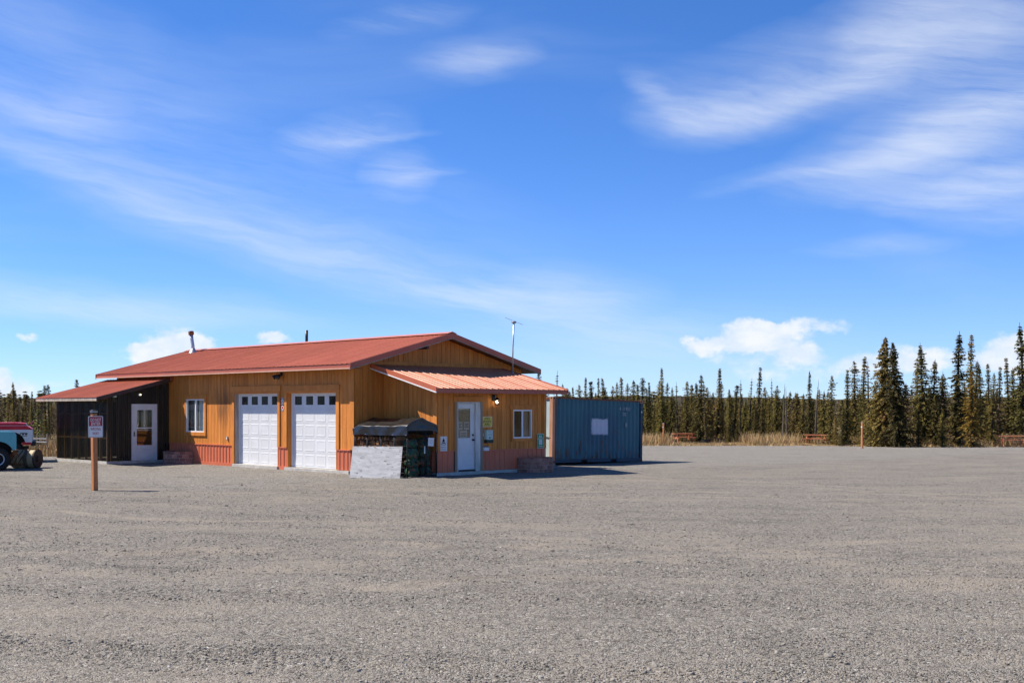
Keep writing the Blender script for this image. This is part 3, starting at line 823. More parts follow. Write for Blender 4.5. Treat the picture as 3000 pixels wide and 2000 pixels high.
# --- office door
def office_door():
    T = face_xform('x+', BX); s0, s1, z0, z1 = OD
    fr = MB()
    wbox(fr, T, s0, s1, -0.11, 0.03, z1 - 0.05, z1); wbox(fr, T, s0, s0 + 0.05, -0.11, 0.03, z0, z1 - 0.05); wbox(fr, T, s1 - 0.20, s1, -0.11, 0.03, z0, z1 - 0.05)
    fr.build('door_frame', pm('office_frame_paint', (0.66, 0.65, 0.62), (0.46, 0.44, 0.40), rough=0.6, scale=2, stretch=(2, 2, 0.6)), bld)
    a, b_ = s0 + 0.055, s1 - 0.205; zb, zt = 0.205, z1 - 0.055
    gz0, gz1, ga, gb = 1.18, 2.09, a + 0.05, b_ - 0.17
    d = MB()
    wbox(d, T, a, b_, -0.075, -0.03, zb, gz0); wbox(d, T, a, b_, -0.075, -0.03, gz1, zt)
    wbox(d, T, a, ga, -0.075, -0.03, gz0, gz1); wbox(d, T, gb, b_, -0.075, -0.03, gz0, gz1)
    dr = d.build('door', WHITE, bld); dr['label'] = 'white office door with notices taped behind its glass'
    g = MB(); wbox(g, T, ga, gb, -0.056, -0.052, gz0, gz1); g.build('pane', GLASS, dr)
    n = MB(); wbox(n, T, ga, gb, -0.066, -0.062, gz0, gz1); n.build('notice_backing', NOTICE, dr)
    for x0, x1, p0, p1 in ((ga + 0.015, ga + 0.20, 1.43, 1.68), (ga + 0.26, gb - 0.02, 1.43, 1.68), (ga + 0.09, gb - 0.11, 1.19, 1.40)):
        m = MB(); wbox(m, T, x0, x1, -0.0615, -0.0605, p0, p1); m.build('paper_notice', PAPERB, dr)
        for k in range(3):
            q = MB(); wbox(q, T, x0 + 0.03, x1 - 0.03 - 0.03 * (k % 2), -0.0603, -0.0598, p1 - 0.075 - 0.05 * k, p1 - 0.055 - 0.05 * k); q.build('print_line', INKG, dr)
    for z in (1.265, 1.115):
        k = MB(); c = T(b_ - 0.07, -0.03, z); k.lathe([(0.0, 0.0), (0.034, 0.002), (0.034, 0.012), (0.018, 0.018), (0.016, 0.04), (0.03, 0.05), (0.03, 0.066), (0.0, 0.07)] if z < 1.2 else [(0.0, 0.0), (0.034, 0.002), (0.032, 0.02), (0.0, 0.024)], 14, 0, c); k.build('door_knob', BLACK, dr, smooth=True)
    for p0, p1 in ((0.33, 0.60), (0.70, 1.04)):   # faint stamped panels
        for x0, x1 in ((a + 0.08, a + 0.32), (a + 0.40, b_ - 0.09)):
            m = MB(); v = []
            for e, o_ in ((0, -0.0298), (0.01, -0.024), (0.03, -0.0275)):
                v += [T(x0 + e, o_, p0 + e), T(x1 - e, o_, p0 + e), T(x1 - e, o_, p1 - e), T(x0 + e, o_, p1 - e)]
            m.add(v, [(4 * k + i, 4 * k + (i + 1) % 4, 4 * k + 4 + (i + 1) % 4, 4 * k + 4 + i) for k in range(2) for i in range(4)] + [(8, 9, 10, 11)])
            m.build('stamped_panel', WHITE, dr)
    m = MB(); wbox(m, T, s0 + 0.055, s1 - 0.205, -0.11, 0.02, SLAB - 0.002, 0.195); m.build('threshold', BLKP, bld)
PAPERB = pm('notice_paper', (0.60, 0.55, 0.50), (0.5, 0.45, 0.4), rough=0.9, scale=6)
INKG = pm('grey_print', (0.16, 0.15, 0.14), rough=0.9)
office_door()
board('x+', BX, 1.775, 3.02, 2.295, 2.46, 0.017, 0.06)
board('x+', BX, 1.83, OD[0] - 0.001, SLAB, 2.294, m=pm('door_casing', (0.33, 0.22, 0.12), (0.26, 0.24, 0.20), rough=0.8, scale=0.9)); board('x+', BX, OD[1] + 0.001, 2.985, SLAB, 2.294, m=MATS['door_casing'])

# --- main roof: deck, ribbed sheets, cap, fascias
def gable_deck():
    mb = MB(); t = 0.12
    for s in (0, 1):
        y0, y1 = (-OV, RY) if s == 0 else (7.3 + OV, RY)
        z0, z1 = EAVE_Z, RIDGE_Z
        v = []
        for x in (-16.68, OV - 0.01):
            v += [(x, y0, z0), (x, y1, z1), (x, y1, z1 - t), (x, y0, z0 - t)]
        mb.add(v, [(0, 1, 2, 3), (7, 6, 5, 4), (0, 4, 5, 1), (1, 5, 6, 2), (2, 6, 7, 3), (3, 7, 4, 0)])
    return mb.build('roof', pm('roof_deck', (0.20, 0.10, 0.045), (0.13, 0.07, 0.035), scale=3, stretch=(3, 0.5, 1)), bld)
roof = gable_deck()

def ribbed_sheet(width, length, pitch, h=0.0165):
    """ribbed metal sheet: ribs along +v, lying in (u, v)"""
    prof = []
    u = 0.0; n = int(round(width / pitch))
    for i in range(n):
        c = i * pitch
        if i == 0: prof += [(0.0, h), (0.014, h), (0.028, 0.0)]
        else: prof += [(c - 0.028, 0.0), (c - 0.014, h), (c + 0.014, h), (c + 0.028, 0.0)]
        for k in (1, 2): prof += [(c + pitch * k / 3 - 0.012, 0.0), (c + pitch * k / 3, 0.004), (c + pitch * k / 3 + 0.012, 0.0)]
    prof += [(width - 0.03, 0.0), (width - 0.012, h), (width, h + 0.001)]
    return prof
def lay_sheets(parent, mat, u0, u1, place, width=1.0, pitch=0.25):
    """place(u, h) -> (eave point, ridge point)"""
    prof = ribbed_sheet(width, 1, pitch); u = u0
    while u < u1 - 0.02:
        m = MB(); pts = [(u + p, h) for p, h in prof if u + p <= u1 + 1e-6]
        if len(pts) < 3: break
        for p, h in pts: m.v += list(place(p, h))
        for i in range(len(pts) - 1): m.f.append((2 * i, 2 * i + 2, 2 * i + 3, 2 * i + 1))
        me = bpy.data.meshes.new('roof_sheet'); me.from_pydata(m.v, [], m.f); me.materials.append(mat)
        o = bpy.data.objects.new('roof_sheet', me); COL.objects.link(o); o.parent = parent
        u += width
def place_front(u, h): return ((u, -OV - 0.05, EAVE_Z - 0.012 + 0.006 + h), (u, RY - 0.02, RIDGE_Z + 0.001 + h))
def place_rear(u, h): return ((u, 7.3 + OV + 0.05, EAVE_Z - 0.006 + h), (u, RY + 0.02, RIDGE_Z + 0.001 + h))
lay_sheets(roof, REDR, -16.70, OV, place_front); lay_sheets(roof, REDR, -16.70, OV, place_rear)
m = MB(); m.prism([(RY - 0.20, RIDGE_Z - 0.028), (RY, RIDGE_Z + 0.028), (RY + 0.20, RIDGE_Z - 0.028), (RY + 0.2, RIDGE_Z - 0.018), (RY, RIDGE_Z + 0.045), (RY - 0.2, RIDGE_Z - 0.018)], 0, -16.70, OV + 0.012)
for i in range(len(m.v)): m.v[i] = (m.v[i][0], m.v[i][1], m.v[i][2] + 0.022)
m.build('ridge_cap', pm('ridge_cap_metal', (0.58, 0.22, 0.14), (0.52, 0.19, 0.12), rough=0.35, spec=0.5), roof)
for y0, y1 in ((-OV - 0.03, -OV - 0.003), (7.3 + OV + 0.003, 7.3 + OV + 0.03)):
    m = MB(); m.box(-16.69, OV, y0, y1, EAVE_Z - 0.135, EAVE_Z - 0.02); m.build('fascia', FASC, bld)
m = MB(); m.box(-16.69, OV - 0.02, -OV - 0.05, -OV - 0.031, EAVE_Z - 0.165, EAVE_Z - 0.125); m.build('drip_edge', DRIP, bld)
for xg, xo in ((OV - 0.008, OV + 0.022), (-16.72, -16.682)):
    for s in (-1, 1):
        y0 = -OV - 0.05 if s < 0 else 7.3 + OV + 0.05
        z0 = EAVE_Z + 0.012; z1 = RIDGE_Z + 0.026
        m = MB(); v = []
        for x in (xg, xo): v += [(x, y0, z0), (x, RY, z1), (x, RY, z1 - 0.165), (x, y0, z0 - 0.165)]
        m.add(v, [(0, 1, 2, 3), (7, 6, 5, 4), (0, 4, 5, 1), (1, 5, 6, 2), (2, 6, 7, 3), (3, 7, 4, 0)]); m.build('rake_fascia', FASC, bld)
        m = MB(); v = []
        for x in (xg - 0.02, xo - 0.012): v += [(x, y0, z0 - 0.166), (x, RY, z1 - 0.166), (x, RY, z1 - 0.195), (x, y0, z0 - 0.195)]
        m.add(v, [(0, 1, 2, 3), (7, 6, 5, 4), (0, 4, 5, 1), (1, 5, 6, 2), (2, 6, 7, 3), (3, 7, 4, 0)]); m.build('rake_strip', GREYW, bld)
m = MB(); m.box(-16.5, OV - 0.05, -OV, 0.0, EAVE_Z - 0.142, EAVE_Z - 0.125); m.build('soffit', pm('soffit_wood', (0.17, 0.075, 0.03), (0.13, 0.055, 0.022)), bld)
for y in (2.62,):     # lookout block under the rake
    m = MB(); m.box(0.02, OV - 0.03, y - 0.045, y + 0.045, roof_z(y) - 0.27, roof_z(y) - 0.125); m.build('lookout', DARKF, bld)

# --- office roof
oy0, oy1 = 0.64, 6.32
m = MB(); v = []
for y in (oy0 + 0.01, oy1 - 0.01): v += [(0.02, y, OTZ - 0.02), (OEX, y, OEZ - 0.02), (OEX, y, OEZ - 0.10), (0.02, y, OTZ - 0.10)]
m.add(v, [(0, 1, 2, 3), (7, 6, 5, 4), (0, 4, 5, 1), (1, 5, 6, 2), (2, 6, 7, 3), (3, 7, 4, 0)])
oroof_o = m.build('roof', MATS['roof_deck'], bld); oroof_o['label'] = 'ribbed metal roof over the office, its red lightened for sun glare'
lay_sheets(oroof_o, PALER, oy0, oy1, lambda u, h: ((OEX + 0.05, u, OEZ - 0.012 + h), (0.02, u, OTZ + h)))
m = MB(); m.box(OEX + 0.003, OEX + 0.03, oy0 - 0.02, oy1 + 0.02, OEZ - 0.15, OEZ - 0.022); m.build('fascia', FASC, bld)
for ya, yb, fm in ((oy0 - 0.03, oy0 + 0.004, REDR), (oy1 - 0.004, oy1 + 0.03, FASC)):
    m = MB(); v = []
    for y in (ya, yb): v += [(0.02, y, OTZ + 0.03), (OEX + 0.05, y, OEZ + 0.018), (OEX + 0.05, y, OEZ - 0.115), (0.02, y, OTZ - 0.105)]
    m.add(v, [(0, 1, 2, 3), (7, 6, 5, 4), (0, 4, 5, 1), (1, 5, 6, 2), (2, 6, 7, 3), (3, 7, 4, 0)]); m.build('rake_fascia', fm, bld)
    m = MB(); v = []
    for y in (ya - 0.012, yb - 0.008): v += [(0.02, y, OTZ - 0.107), (OEX + 0.05, y, OEZ - 0.117), (OEX + 0.05, y, OEZ - 0.15), (0.02, y, OTZ - 0.14)]
    m.add(v, [(0, 1, 2, 3), (7, 6, 5, 4), (0, 4, 5, 1), (1, 5, 6, 2), (2, 6, 7, 3), (3, 7, 4, 0)]); m.build('drip_edge', VINYL, bld)

# --- flues
m = MB(); zc = roof_z(3.2)
m.tube([(-15.47, 3.2, zc - 0.05), (-15.50, 3.2, zc + 0.30), (-15.58, 3.2, zc + 0.56), (-15.63, 3.2, zc + 0.78)], [0.075, 0.07, 0.07, 0.075], 14)
fl = m.build('stove_pipe', GALV, bld, smooth=True); fl['label'] = 'bent galvanised flue at the far end of the ridge'
m = MB(); m.lathe([(0.19, -0.02), (0.16, 0.05), (0.085, 0.15), (0.07, 0.2)], 16, 2, (-15.47, 3.2, zc)); m.build('flashing', GALV, fl, smooth=True)
m = MB(); m.tube([(-15.63, 3.2, zc + 0.77), (-15.66, 3.2, zc + 0.90)], 0.115, 12); m.build('cap', RUST, fl)
m = MB(); m.tube([(-8.63, 4.2, roof_z(4.2) - 0.03), (-8.63, 4.2, 5.11)], 0.055, 14); vp = m.build('vent_pipe', BLACK, bld, smooth=True); vp['label'] = 'straight black vent pipe behind the ridge'

# ------------------------------------------------------------------ lean-to of smoked ribbed sheets
LX0, LX1, LY = -15.9, -11.57, -2.49
lean = thing('lean_to', 'dark lean-to of smoked corrugated sheets with red metal roof and white door', 'shed', L(LX1, LY, 0), BA)
def LL(x, y, z): return (x - LX1, y - LY, z)
class LM(MB):
    def build(s, name, mat, parent=None, **k):
        s.v = [LL(*p) for p in s.v]
        return MB.build(s, name, mat, parent or lean, **k)
LEZ, LTZ, LEY = 2.49, 3.25, -3.0
def lroof(y): return LTZ + (LEZ - LTZ) * (y / LEY)
m = LM(); m.box(LX0, LX1 + 0.03, LY - 0.04, LY + 0.10, -0.2, SLAB); m.box(LX1 - 0.10, LX1 + 0.03, LY + 0.101, -0.03, -0.2, SLAB); m.build('kerb', CONC)
m = LM(); m.box(LX0 + 0.01, LX1 - 0.101, LY + 0.101, -0.02, -0.2, SLAB - 0.05); m.build('floor', CONC)
def corrugated(T, s0, s1, z0, ztop, name='ribbed_panel'):
    """one wavy sheet between two battens"""
    mb = MB(); n = max(4, int((s1 - s0) / 0.019)); rows = 2
    for i in range(n + 1):
        s = s0 + (s1 - s0) * i / n; o = 0.010 * math.sin(s * 2 * math.pi / 0.076)
        for z in (z0, ztop(s)): mb.v.append(LL(*T(s, o, z)))
    for i in range(n): mb.f.append((2 * i, 2 * i + 2, 2 * i + 3, 2 * i + 1))
    return MB.build(mb, name, SMOKE, lean, smooth=True)
Ts = face_xform('y-', LY); Tf = face_xform('x+', LX1)
w = (LX1 - LX0) / 7
for i in range(7):
    corrugated(Ts, LX0 + i * w + 0.004, LX0 + (i + 1) * w - 0.004, SLAB + 0.005, lambda s: lroof(LY) - 0.12)
DL = (-1.55, -0.53, SLAB + 0.01, 2.25)
for a, b_ in ((LY, -2.02), (-2.012, DL[0] - 0.01)): corrugated(Tf, a + 0.004, b_, SLAB + 0.005, lambda s: lroof(s) - 0.10)
corrugated(Tf, DL[1] + 0.01, -0.03, SLAB + 0.005, lambda s: lroof(s) - 0.10)
mb = MB()
for i in range(54):
    s = DL[0] - 0.008 + (DL[1] - DL[0] + 0.016) * i / 53
    for z in (DL[3] + 0.005, lroof(s) - 0.10): mb.v.append(LL(*Tf(s, 0.010 * math.sin(s * 2 * math.pi / 0.076), z)))
for i in range(53): mb.f.append((2 * i, 2 * i + 2, 2 * i + 3, 2 * i + 1))
MB.build(mb, 'ribbed_panel', SMOKE, lean, smooth=True)
STUD = pm('framing_lumber', (0.46, 0.27, 0.12), (0.34, 0.19, 0.085), rough=0.8, scale=4, stretch=(4, 4, 0.4))
for i in range(8):
    x = LX0 + 0.05 + i * (LX1 - LX0 - 0.10) / 7
    m = LM(); m.box(x - 0.03, x + 0.03, LY + 0.02, LY + 0.11, SLAB, lroof(LY) - 0.13); m.build('stud', STUD)
for z in (1.0, 1.9):
    m = LM(); m.box(LX0 + 0.09, LX1 - 0.09, LY + 0.025, LY + 0.065, z - 0.035, z + 0.035); m.build('girt', STUD)
for y in (-2.30, -2.05, -1.80, -1.62, -0.47, -0.25, -0.06):
    m = LM(); m.box(LX1 - 0.11, LX1 - 0.02, y - 0.028, y + 0.028, SLAB, lroof(y) - 0.13); m.build('stud', STUD)
m = LM(); m.box(LX0, LX0 + 0.05, LY + 0.12, -0.02, SLAB, 2.35); m.build('end_wall', pm('end_boards', (0.06, 0.05, 0.04), rough=0.9))
m = LM(); m.box(LX1 - 0.025, LX1 + 0.02, LY - 0.018, LY + 0.018, SLAB, lroof(LY) - 0.12); m.build('corner_trim', pm('dark_trim', (0.075, 0.05, 0.03), rough=0.7))
# storm door
fr = LM(); a, b_, z0, z1 = DL
wb = lambda m, s0, s1, o0, o1, p0, p1: wbox(m, Tf, s0, s1, o0, o1, p0, p1)
ga, gb, g0, g1, gm_ = a + 0.20, b_ - 0.20, 0.72, 2.03, 1.36
wb(fr, a, b_, -0.02, 0.035, z0, g0); wb(fr, a, b_, -0.02, 0.035, g1, z1); wb(fr, a, ga, -0.02, 0.035, g0, g1); wb(fr, gb, b_, -0.02, 0.035, g0, g1)
sd = fr.build('storm_door', WHITE)
m = LM(); wb(m, ga, gb, 0.012, 0.016, g0, g1); m.build('pane', GLASS, sd)
m = LM(); wb(m, ga, gb, 0.018, 0.030, gm_ - 0.02, gm_ + 0.02); m.build('meeting_rail', VINYL, sd)
m = LM(); wb(m, (ga + gb) / 2 - 0.02, (ga + gb) / 2 + 0.005, -0.01, 0.011, gm_ + 0.03, g1); m.build('muntin', VINYL, sd)
m = LM(); v = []
for e, o_ in ((0, 0.0353), (0.015, 0.046), (0.04, 0.040)):
    v += [Tf(a + 0.16 + e, o_, 0.22 + e), Tf(b_ - 0.16 - e, o_, 0.22 + e), Tf(b_ - 0.16 - e, o_, 0.60 - e), Tf(a + 0.16 + e, o_, 0.60 - e)]
m.add(v, [(4 * k + i, 4 * k + (i + 1) % 4, 4 * k + 4 + (i + 1) % 4, 4 * k + 4 + i) for k in range(2) for i in range(4)] + [(8, 9, 10, 11)]); m.build('kick_panel', WHITE, sd)
m = LM(); wb(m, a + 0.075, a + 0.105, 0.036, 0.06, 1.05, 1.22); m.build('handle', BLKP, sd)
# inner room seen through the sheets
m = LM(); m.box(LX0 + 0.1, LX1 - 0.3, -0.045, -0.035, SLAB, 2.9); m.build('inner_wall', pm('inner_boards', (0.30, 0.13, 0.045), (0.2, 0.09, 0.035), scale=2, stretch=(4, 4, 0.3)))
# roof
m = LM(); v = []
for x in (-16.56, LX1 + 0.30): v += [(x, LEY, LEZ - 0.02), (x, -0.03, LTZ - 0.02), (x, -0.03, LTZ - 0.09), (x, LEY, LEZ - 0.09)]
m.add(v, [(0, 1, 2, 3), (7, 6, 5, 4), (0, 4, 5, 1), (1, 5, 6, 2), (2, 6, 7, 3), (3, 7, 4, 0)]); lr = m.build('roof', MATS['roof_deck'])
lay_sheets(lr, REDR, -16.57 - LX1, 0.31, lambda u, h: ((u, LEY - 0.05 - LY, LEZ - 0.008 + h), (u, -0.03 - LY, LTZ + h)))
m = LM(); m.box(-16.56, LX1 + 0.31, LEY - 0.03, LEY - 0.003, LEZ - 0.13, LEZ - 0.02); m.build('fascia', PALEF)
m = LM(); v = []
for x in (LX1 + 0.302, LX1 + 0.33): v += [(x, LEY - 0.05, LEZ + 0.012), (x, -0.04, LTZ + 0.02), (x, -0.04, LTZ - 0.14), (x, LEY - 0.05, LEZ - 0.13)]
m.add(v, [(0, 1, 2, 3), (7, 6, 5, 4), (0, 4, 5, 1), (1, 5, 6, 2), (2, 6, 7, 3), (3, 7, 4, 0)]); m.build('rake_fascia', DARKF)
m = LM(); m.box(LX1 + 0.331, LX1 + 0.36, -0.16, -0.04, LTZ - 0.12, LTZ + 0.05); m.build('flashing', FASC)

# ------------------------------------------------------------------ lettering
def text_mesh(txt, size, mat, width=None):
    cu = bpy.data.curves.new('lettering', 'FONT'); cu.body = txt; cu.size = size; cu.align_x = 'CENTER'; cu.align_y = 'CENTER'
    cu.extrude = 0.0008; cu.resolution_u = 3; cu.offset = size * 0.012
    ob = bpy.data.objects.new('lettering', cu); COL.objects.link(ob)
    dg = bpy.context.evaluated_depsgraph_get()
    me = bpy.data.meshes.new_from_object(ob.evaluated_get(dg))
    bpy.data.objects.remove(ob); bpy.data.curves.remove(cu)
    xs = [v.co.x for v in me.vertices]; w = max(xs) - min(xs); k = (width / w) if width else 1.0
    for v in me.vertices: v.co = Vector((v.co.x * k, -v.co.z, v.co.y))
    me.materials.clear(); me.materials.append(mat); me.name = 'lettering'
    return me
def letters(parent, txt, x, y, z, size, mat, width=None):
    o = inst('lettering', text_mesh(txt, size, mat, width), parent, (x, y, z)); return o
def rounded(w, h, r, n=5):
    p = []
    for cx, cy, a0 in ((w / 2 - r, h / 2 - r, 0), (-w / 2 + r, h / 2 - r, 90), (-w / 2 + r, -h / 2 + r, 180), (w / 2 - r, -h / 2 + r, 270)):
        for k in range(n + 1):
            t = R(a0 + 90 * k / n); p.append((cx + r * math.cos(t), cy + r * math.sin(t)))
    return p
def plate(parent, name, w, h, r, y0, y1, mat, cz=0.0, cx=0.0):
    m = MB(); m.prism([(cx + a, cz + b_) for a, b_ in rounded(w, h, r)], 1, y0, y1); return m.build(name, mat, parent)
def dashes(parent, x0, x1, z, h, y, mat, seed):
    """a line of print too small to read: word-long bars"""
    rg = random.Random(seed); m = MB(); x = x0
    while x < x1 - 0.01:
        w_ = min(x1 - x, rg.uniform(0.03, 0.08)); m.box(x, x + w_, y - 0.001, y, z - h / 2, z + h / 2); x += w_ + 0.012
    return m.build('print_line', mat, parent)

def wall_thing(name, label, cat, face, s, z, pos, out=0.018, group=None):
    p = L(*face_xform(face, pos)(s, out, z)[:2], z)
    return thing(name, label, cat, p, BA if face == 'y-' else BA + math.pi / 2, group)

# emblem signs between the garage doors
for k, (zc, cols, lab) in enumerate(((2.335, (SIGNM, SIGNW, None), 'small maroon sign with a white round emblem, upper one between the garage doors'),
                                     (2.115, (SIGNN, SIGNW, SIGNR), 'small navy sign with a red and white round emblem, lower one between the garage doors'))):
    t = wall_thing('emblem_sign', lab, 'sign', 'y-', -3.92, zc, 0.0, group='emblem signs between the garage doors')
    plate(t, 'sign_plate', 0.225, 0.215, 0.01, -0.006, 0.0, cols[0])
    m = MB(); m.lathe([(0.0, -0.009), (0.072, -0.009), (0.072, -0.0065)], 24, 1); m.build('emblem_disc', cols[1], t)
    m = MB(); m.lathe([(0.0, -0.011), (0.046 if k else 0.032, -0.011), (0.046 if k else 0.032, -0.0095)], 20, 1); m.build('emblem_centre', cols[2] or pm('emblem_grey', (0.42, 0.46, 0.47)), t)
    dashes(t, -0.095, 0.095, -0.093 if k else 0.094, 0.016, -0.0065, SIGNW, 5 + k)
    if k == 0: dashes(t, -0.095, 0.095, -0.09, 0.018, -0.0065, SIGNW, 9)
# flood light above the doors
t = wall_thing('flood_light', 'black twin flood light under the eave above the garage doors', 'lamp', 'y-', -3.99, 3.20, 0.0)
m = MB(); m.lathe([(0.0, -0.03), (0.065, -0.03), (0.07, 0.0)], 16, 1, (0, 0, 0.03)); m.build('base', BLACK, t)
for sx in (-1, 1):
    m = MB(); m.tube([(0, -0.03, 0.02), (sx * 0.06, -0.09, 0.01), (sx * 0.08, -0.13, -0.02)], 0.012, 8); m.build('arm', BLACK, t)
    m = MB(); m.tube([(sx * 0.075, -0.11, 0.0), (sx * 0.10, -0.17, -0.045), (sx * 0.125, -0.24, -0.085)], [0.035, 0.06, 0.085], 14); m.build('lamp_head', BLACK, t, smooth=True)
# outlet
t = wall_thing('outlet_box', 'small grey outlet box on the siding left of the garage doors', 'outlet', 'y-', -7.385, 1.04, 0.0)
plate(t, 'cover', 0.075, 0.12, 0.012, -0.035, 0.0, GALV); plate(t, 'flap', 0.05, 0.075, 0.008, -0.045, -0.0355, VINYL, -0.01)
# wall lantern (lit)
t = wall_thing('wall_lantern', 'black wall lantern with a lit bulb beside the office door', 'lamp', 'x+', 3.46, 2.20, BX)
m = MB(); m.prism(rounded(0.12, 0.20, 0.03), 1, -0.03, 0.0)
for i in range(len(m.v)): m.v[i] = (m.v[i][0], m.v[i][1], m.v[i][2] + 0.22)
m.build('back_plate', BLACK, t)
m = MB(); m.tube([(0, -0.03, 0.26), (0, -0.09, 0.33), (0, -0.16, 0.32), (0, -0.17, 0.24)], 0.012, 8); m.build('arm', BLACK, t, smooth=True)
m = MB(); m.lathe([(0.0, 0.24), (0.03, 0.235), (0.05, 0.20), (0.10, 0.165), (0.10, 0.155), (0.0, 0.155)], 12, 2, (0, -0.17, 0)); m.build('hood', BLACK, t)
m = MB(); m.lathe([(0.0, 0.0), (0.085, 0.0), (0.085, 0.018), (0.0, 0.018)], 12, 2, (0, -0.17, 0)); m.build('base', BLACK, t)
m = MB()
for k in range(6):
    an = 2 * math.pi * k / 6; m.tube([(0.08 * math.cos(an), -0.17 + 0.08 * math.sin(an), 0.018), (0.086 * math.cos(an), -0.17 + 0.086 * math.sin(an), 0.157)], 0.006, 6)
m.build('cage', BLACK, t)
m = MB(); m.lathe([(0.066, 0.02), (0.072, 0.152)], 16, 2, (0, -0.17, 0)); m.build('glass_shade', glass_mat('lantern_glass', (0.98, 0.97, 0.93), 0.97, 0.08), t, smooth=True)
m = MB(); m.lathe([(0.0, 0.05), (0.022, 0.06), (0.034, 0.09), (0.024, 0.12), (0.0, 0.135)], 14, 2, (0, -0.17, 0)); m.build('bulb', pm('lit_bulb', (1, 0.9, 0.7), emit=((1.0, 0.86, 0.62), 14.0)), t, smooth=True)
# yellow notice
t = wall_thing('notice_sign', 'square yellow sign with black print right of the office door', 'sign', 'x+', 3.195, 1.675, BX)
plate(t, 'sign_plate', 0.43, 0.32, 0.02, -0.004, 0.0, SIGNW); plate(t, 'sign_face', 0.412, 0.302, 0.018, -0.006, -0.0045, SIGNY)
for k, (a, b_) in enumerate(((-0.11, 0.10), (-0.14, 0.13), (-0.175, 0.17), (-0.18, 0.16), (-0.11, 0.10), (-0.15, 0.14))): dashes(t, a, b_, 0.12 - k * 0.048, 0.022, -0.0062, SIGNB, 20 + k)
# pay box
t = wall_thing('pay_box', 'pale green pay box with dark base on the office wall', 'box', 'x+', 3.205, 1.01, BX)
m = MB(); m.box(-0.135, 0.135, -0.11, 0.0, 0.105, 0.39); m.build('box_body', PALEGR, t)
m = MB(); m.prism([(-0.12, 0.0), (0.0, 0.0), (0.0, 0.104), (-0.125, 0.104)], 0, -0.137, 0.137); m.build('box_base', DKGREEN, t)
m = MB(); m.box(-0.14, 0.14, -0.118, 0.0, 0.391, 0.405); m.build('lid', PALEGR, t)
letters(t, 'PAY', 0.0, -0.1112, 0.345, 0.075, STEEL, 0.13); letters(t, 'HERE', 0.0, -0.1112, 0.262, 0.06, STEEL, 0.17)
m = MB(); m.lathe([(0.0, -0.118), (0.026, -0.118), (0.026, -0.111)], 16, 1, (0.0, 0, 0.165)); m.build('lock', BLACK, t)
t = wall_thing('thermometer', 'small white oval fixture left of the pale green pay box', 'fixture', 'x+', 3.015, 1.27, BX)
plate(t, 'case', 0.03, 0.085, 0.014, -0.02, 0.0, VINYL); m = MB(); m.box(-0.004, 0.004, -0.022, -0.0205, -0.02, 0.02); m.build('slot', STEEL, t)
t = wall_thing('mailbox', 'small white box with grey lid below the pay box', 'box', 'x+', 3.085, 0.77, BX)
m = MB(); m.box(-0.10, 0.10, -0.10, -0.018, 0.0, 0.115); m.build('box_body', VINYL, t)
m = MB(); m.prism([(-0.12, 0.118), (-0.005, 0.15), (-0.005, 0.135), (-0.12, 0.105)], 0, -0.112, 0.112); m.build('lid', STEEL, t)
# green sign
t = wall_thing('green_sign', 'narrow green sign with white panel at the right end of the office wall', 'sign', 'x+', 5.555, 1.03, BX, out=0.052)
plate(t, 'sign_plate', 0.305, 0.47, 0.025, -0.004, 0.0, SIGNW); plate(t, 'sign_face', 0.28, 0.445, 0.02, -0.006, -0.0045, SIGNG)
for k, (a, b_) in enumerate(((-0.07, 0.08), (-0.08, 0.08), (-0.12, 0.11))): dashes(t, a, b_, 0.165 - k * 0.048, 0.026, -0.0062, SIGNW, 40 + k)
plate(t, 'panel', 0.15, 0.155, 0.012, -0.008, -0.0062, SIGNW, -0.045)
m = MB(); m.box(-0.03, -0.018, -0.0095, -0.0082, -0.085, -0.0); m.box(0.02, 0.032, -0.0095, -0.0082, -0.10, 0.005); m.box(-0.018, 0.02, -0.0095, -0.0082, -0.10, -0.088); m.build('symbol', STEEL, t)
dashes(t, -0.09, 0.09, -0.175, 0.02, -0.0062, SIGNW, 47)
# flame sign
t = wall_thing('firewood_sign', 'white sign with a black campfire symbol left of the office door', 'sign', 'x+', 1.375, 1.015, BX)
plate(t, 'sign_plate', 0.285, 0.46, 0.02, -0.004, 0.0, SIGNW)
m = MB(); m.prism([(0.0, 0.19), (0.02, 0.15), (0.045, 0.12), (0.05, 0.085), (0.03, 0.06), (0.0, 0.055), (-0.03, 0.06), (-0.045, 0.09), (-0.03, 0.12), (-0.012, 0.15)], 1, -0.0065, -0.0042); m.build('flame_symbol', SIGNB, t)
m = MB(); m.beam((-0.065, -0.0055, 0.055), (0.06, -0.0055, 0.01), 0.002, 0.02, (0, 0, 1)); m.beam((0.065, -0.0075, 0.05), (-0.055, -0.0075, 0.01), 0.002, 0.02); m.build('log_symbol', SIGNB, t)
m = MB(); m.box(-0.095, 0.095, -0.0065, -0.0042, -0.03, -0.016); m.box(-0.095, -0.082, -0.0066, -0.0042, -0.016, 0.03); m.box(0.082, 0.095, -0.0066, -0.0042, -0.016, 0.03); m.build('ring_symbol', SIGNB, t)
letters(t, 'FIREWOOD', 0.0, -0.0052, -0.095, 0.055, STEEL, 0.20); letters(t, 'FOR SALE', 0.0, -0.0052, -0.16, 0.055, STEEL, 0.19)
# house number, five small metal figures one above the other
t = wall_thing('house_number', 'column of small metal house numbers left of the office door', 'numbers', 'x+', 1.60, 1.945, BX)
for k in range(5):
    m = MB(); z = 0.18 - k * 0.09
    m.box(-0.018, -0.010, -0.006, 0.0, z - 0.03, z + 0.03)
    if k % 2: m.box(-0.009, 0.018, -0.006, 0.0, z + 0.02, z + 0.03)
    if k % 3: m.box(-0.009, 0.018, -0.006, 0.0, z - 0.03, z - 0.02)
    m.build('figure', STEEL, t)
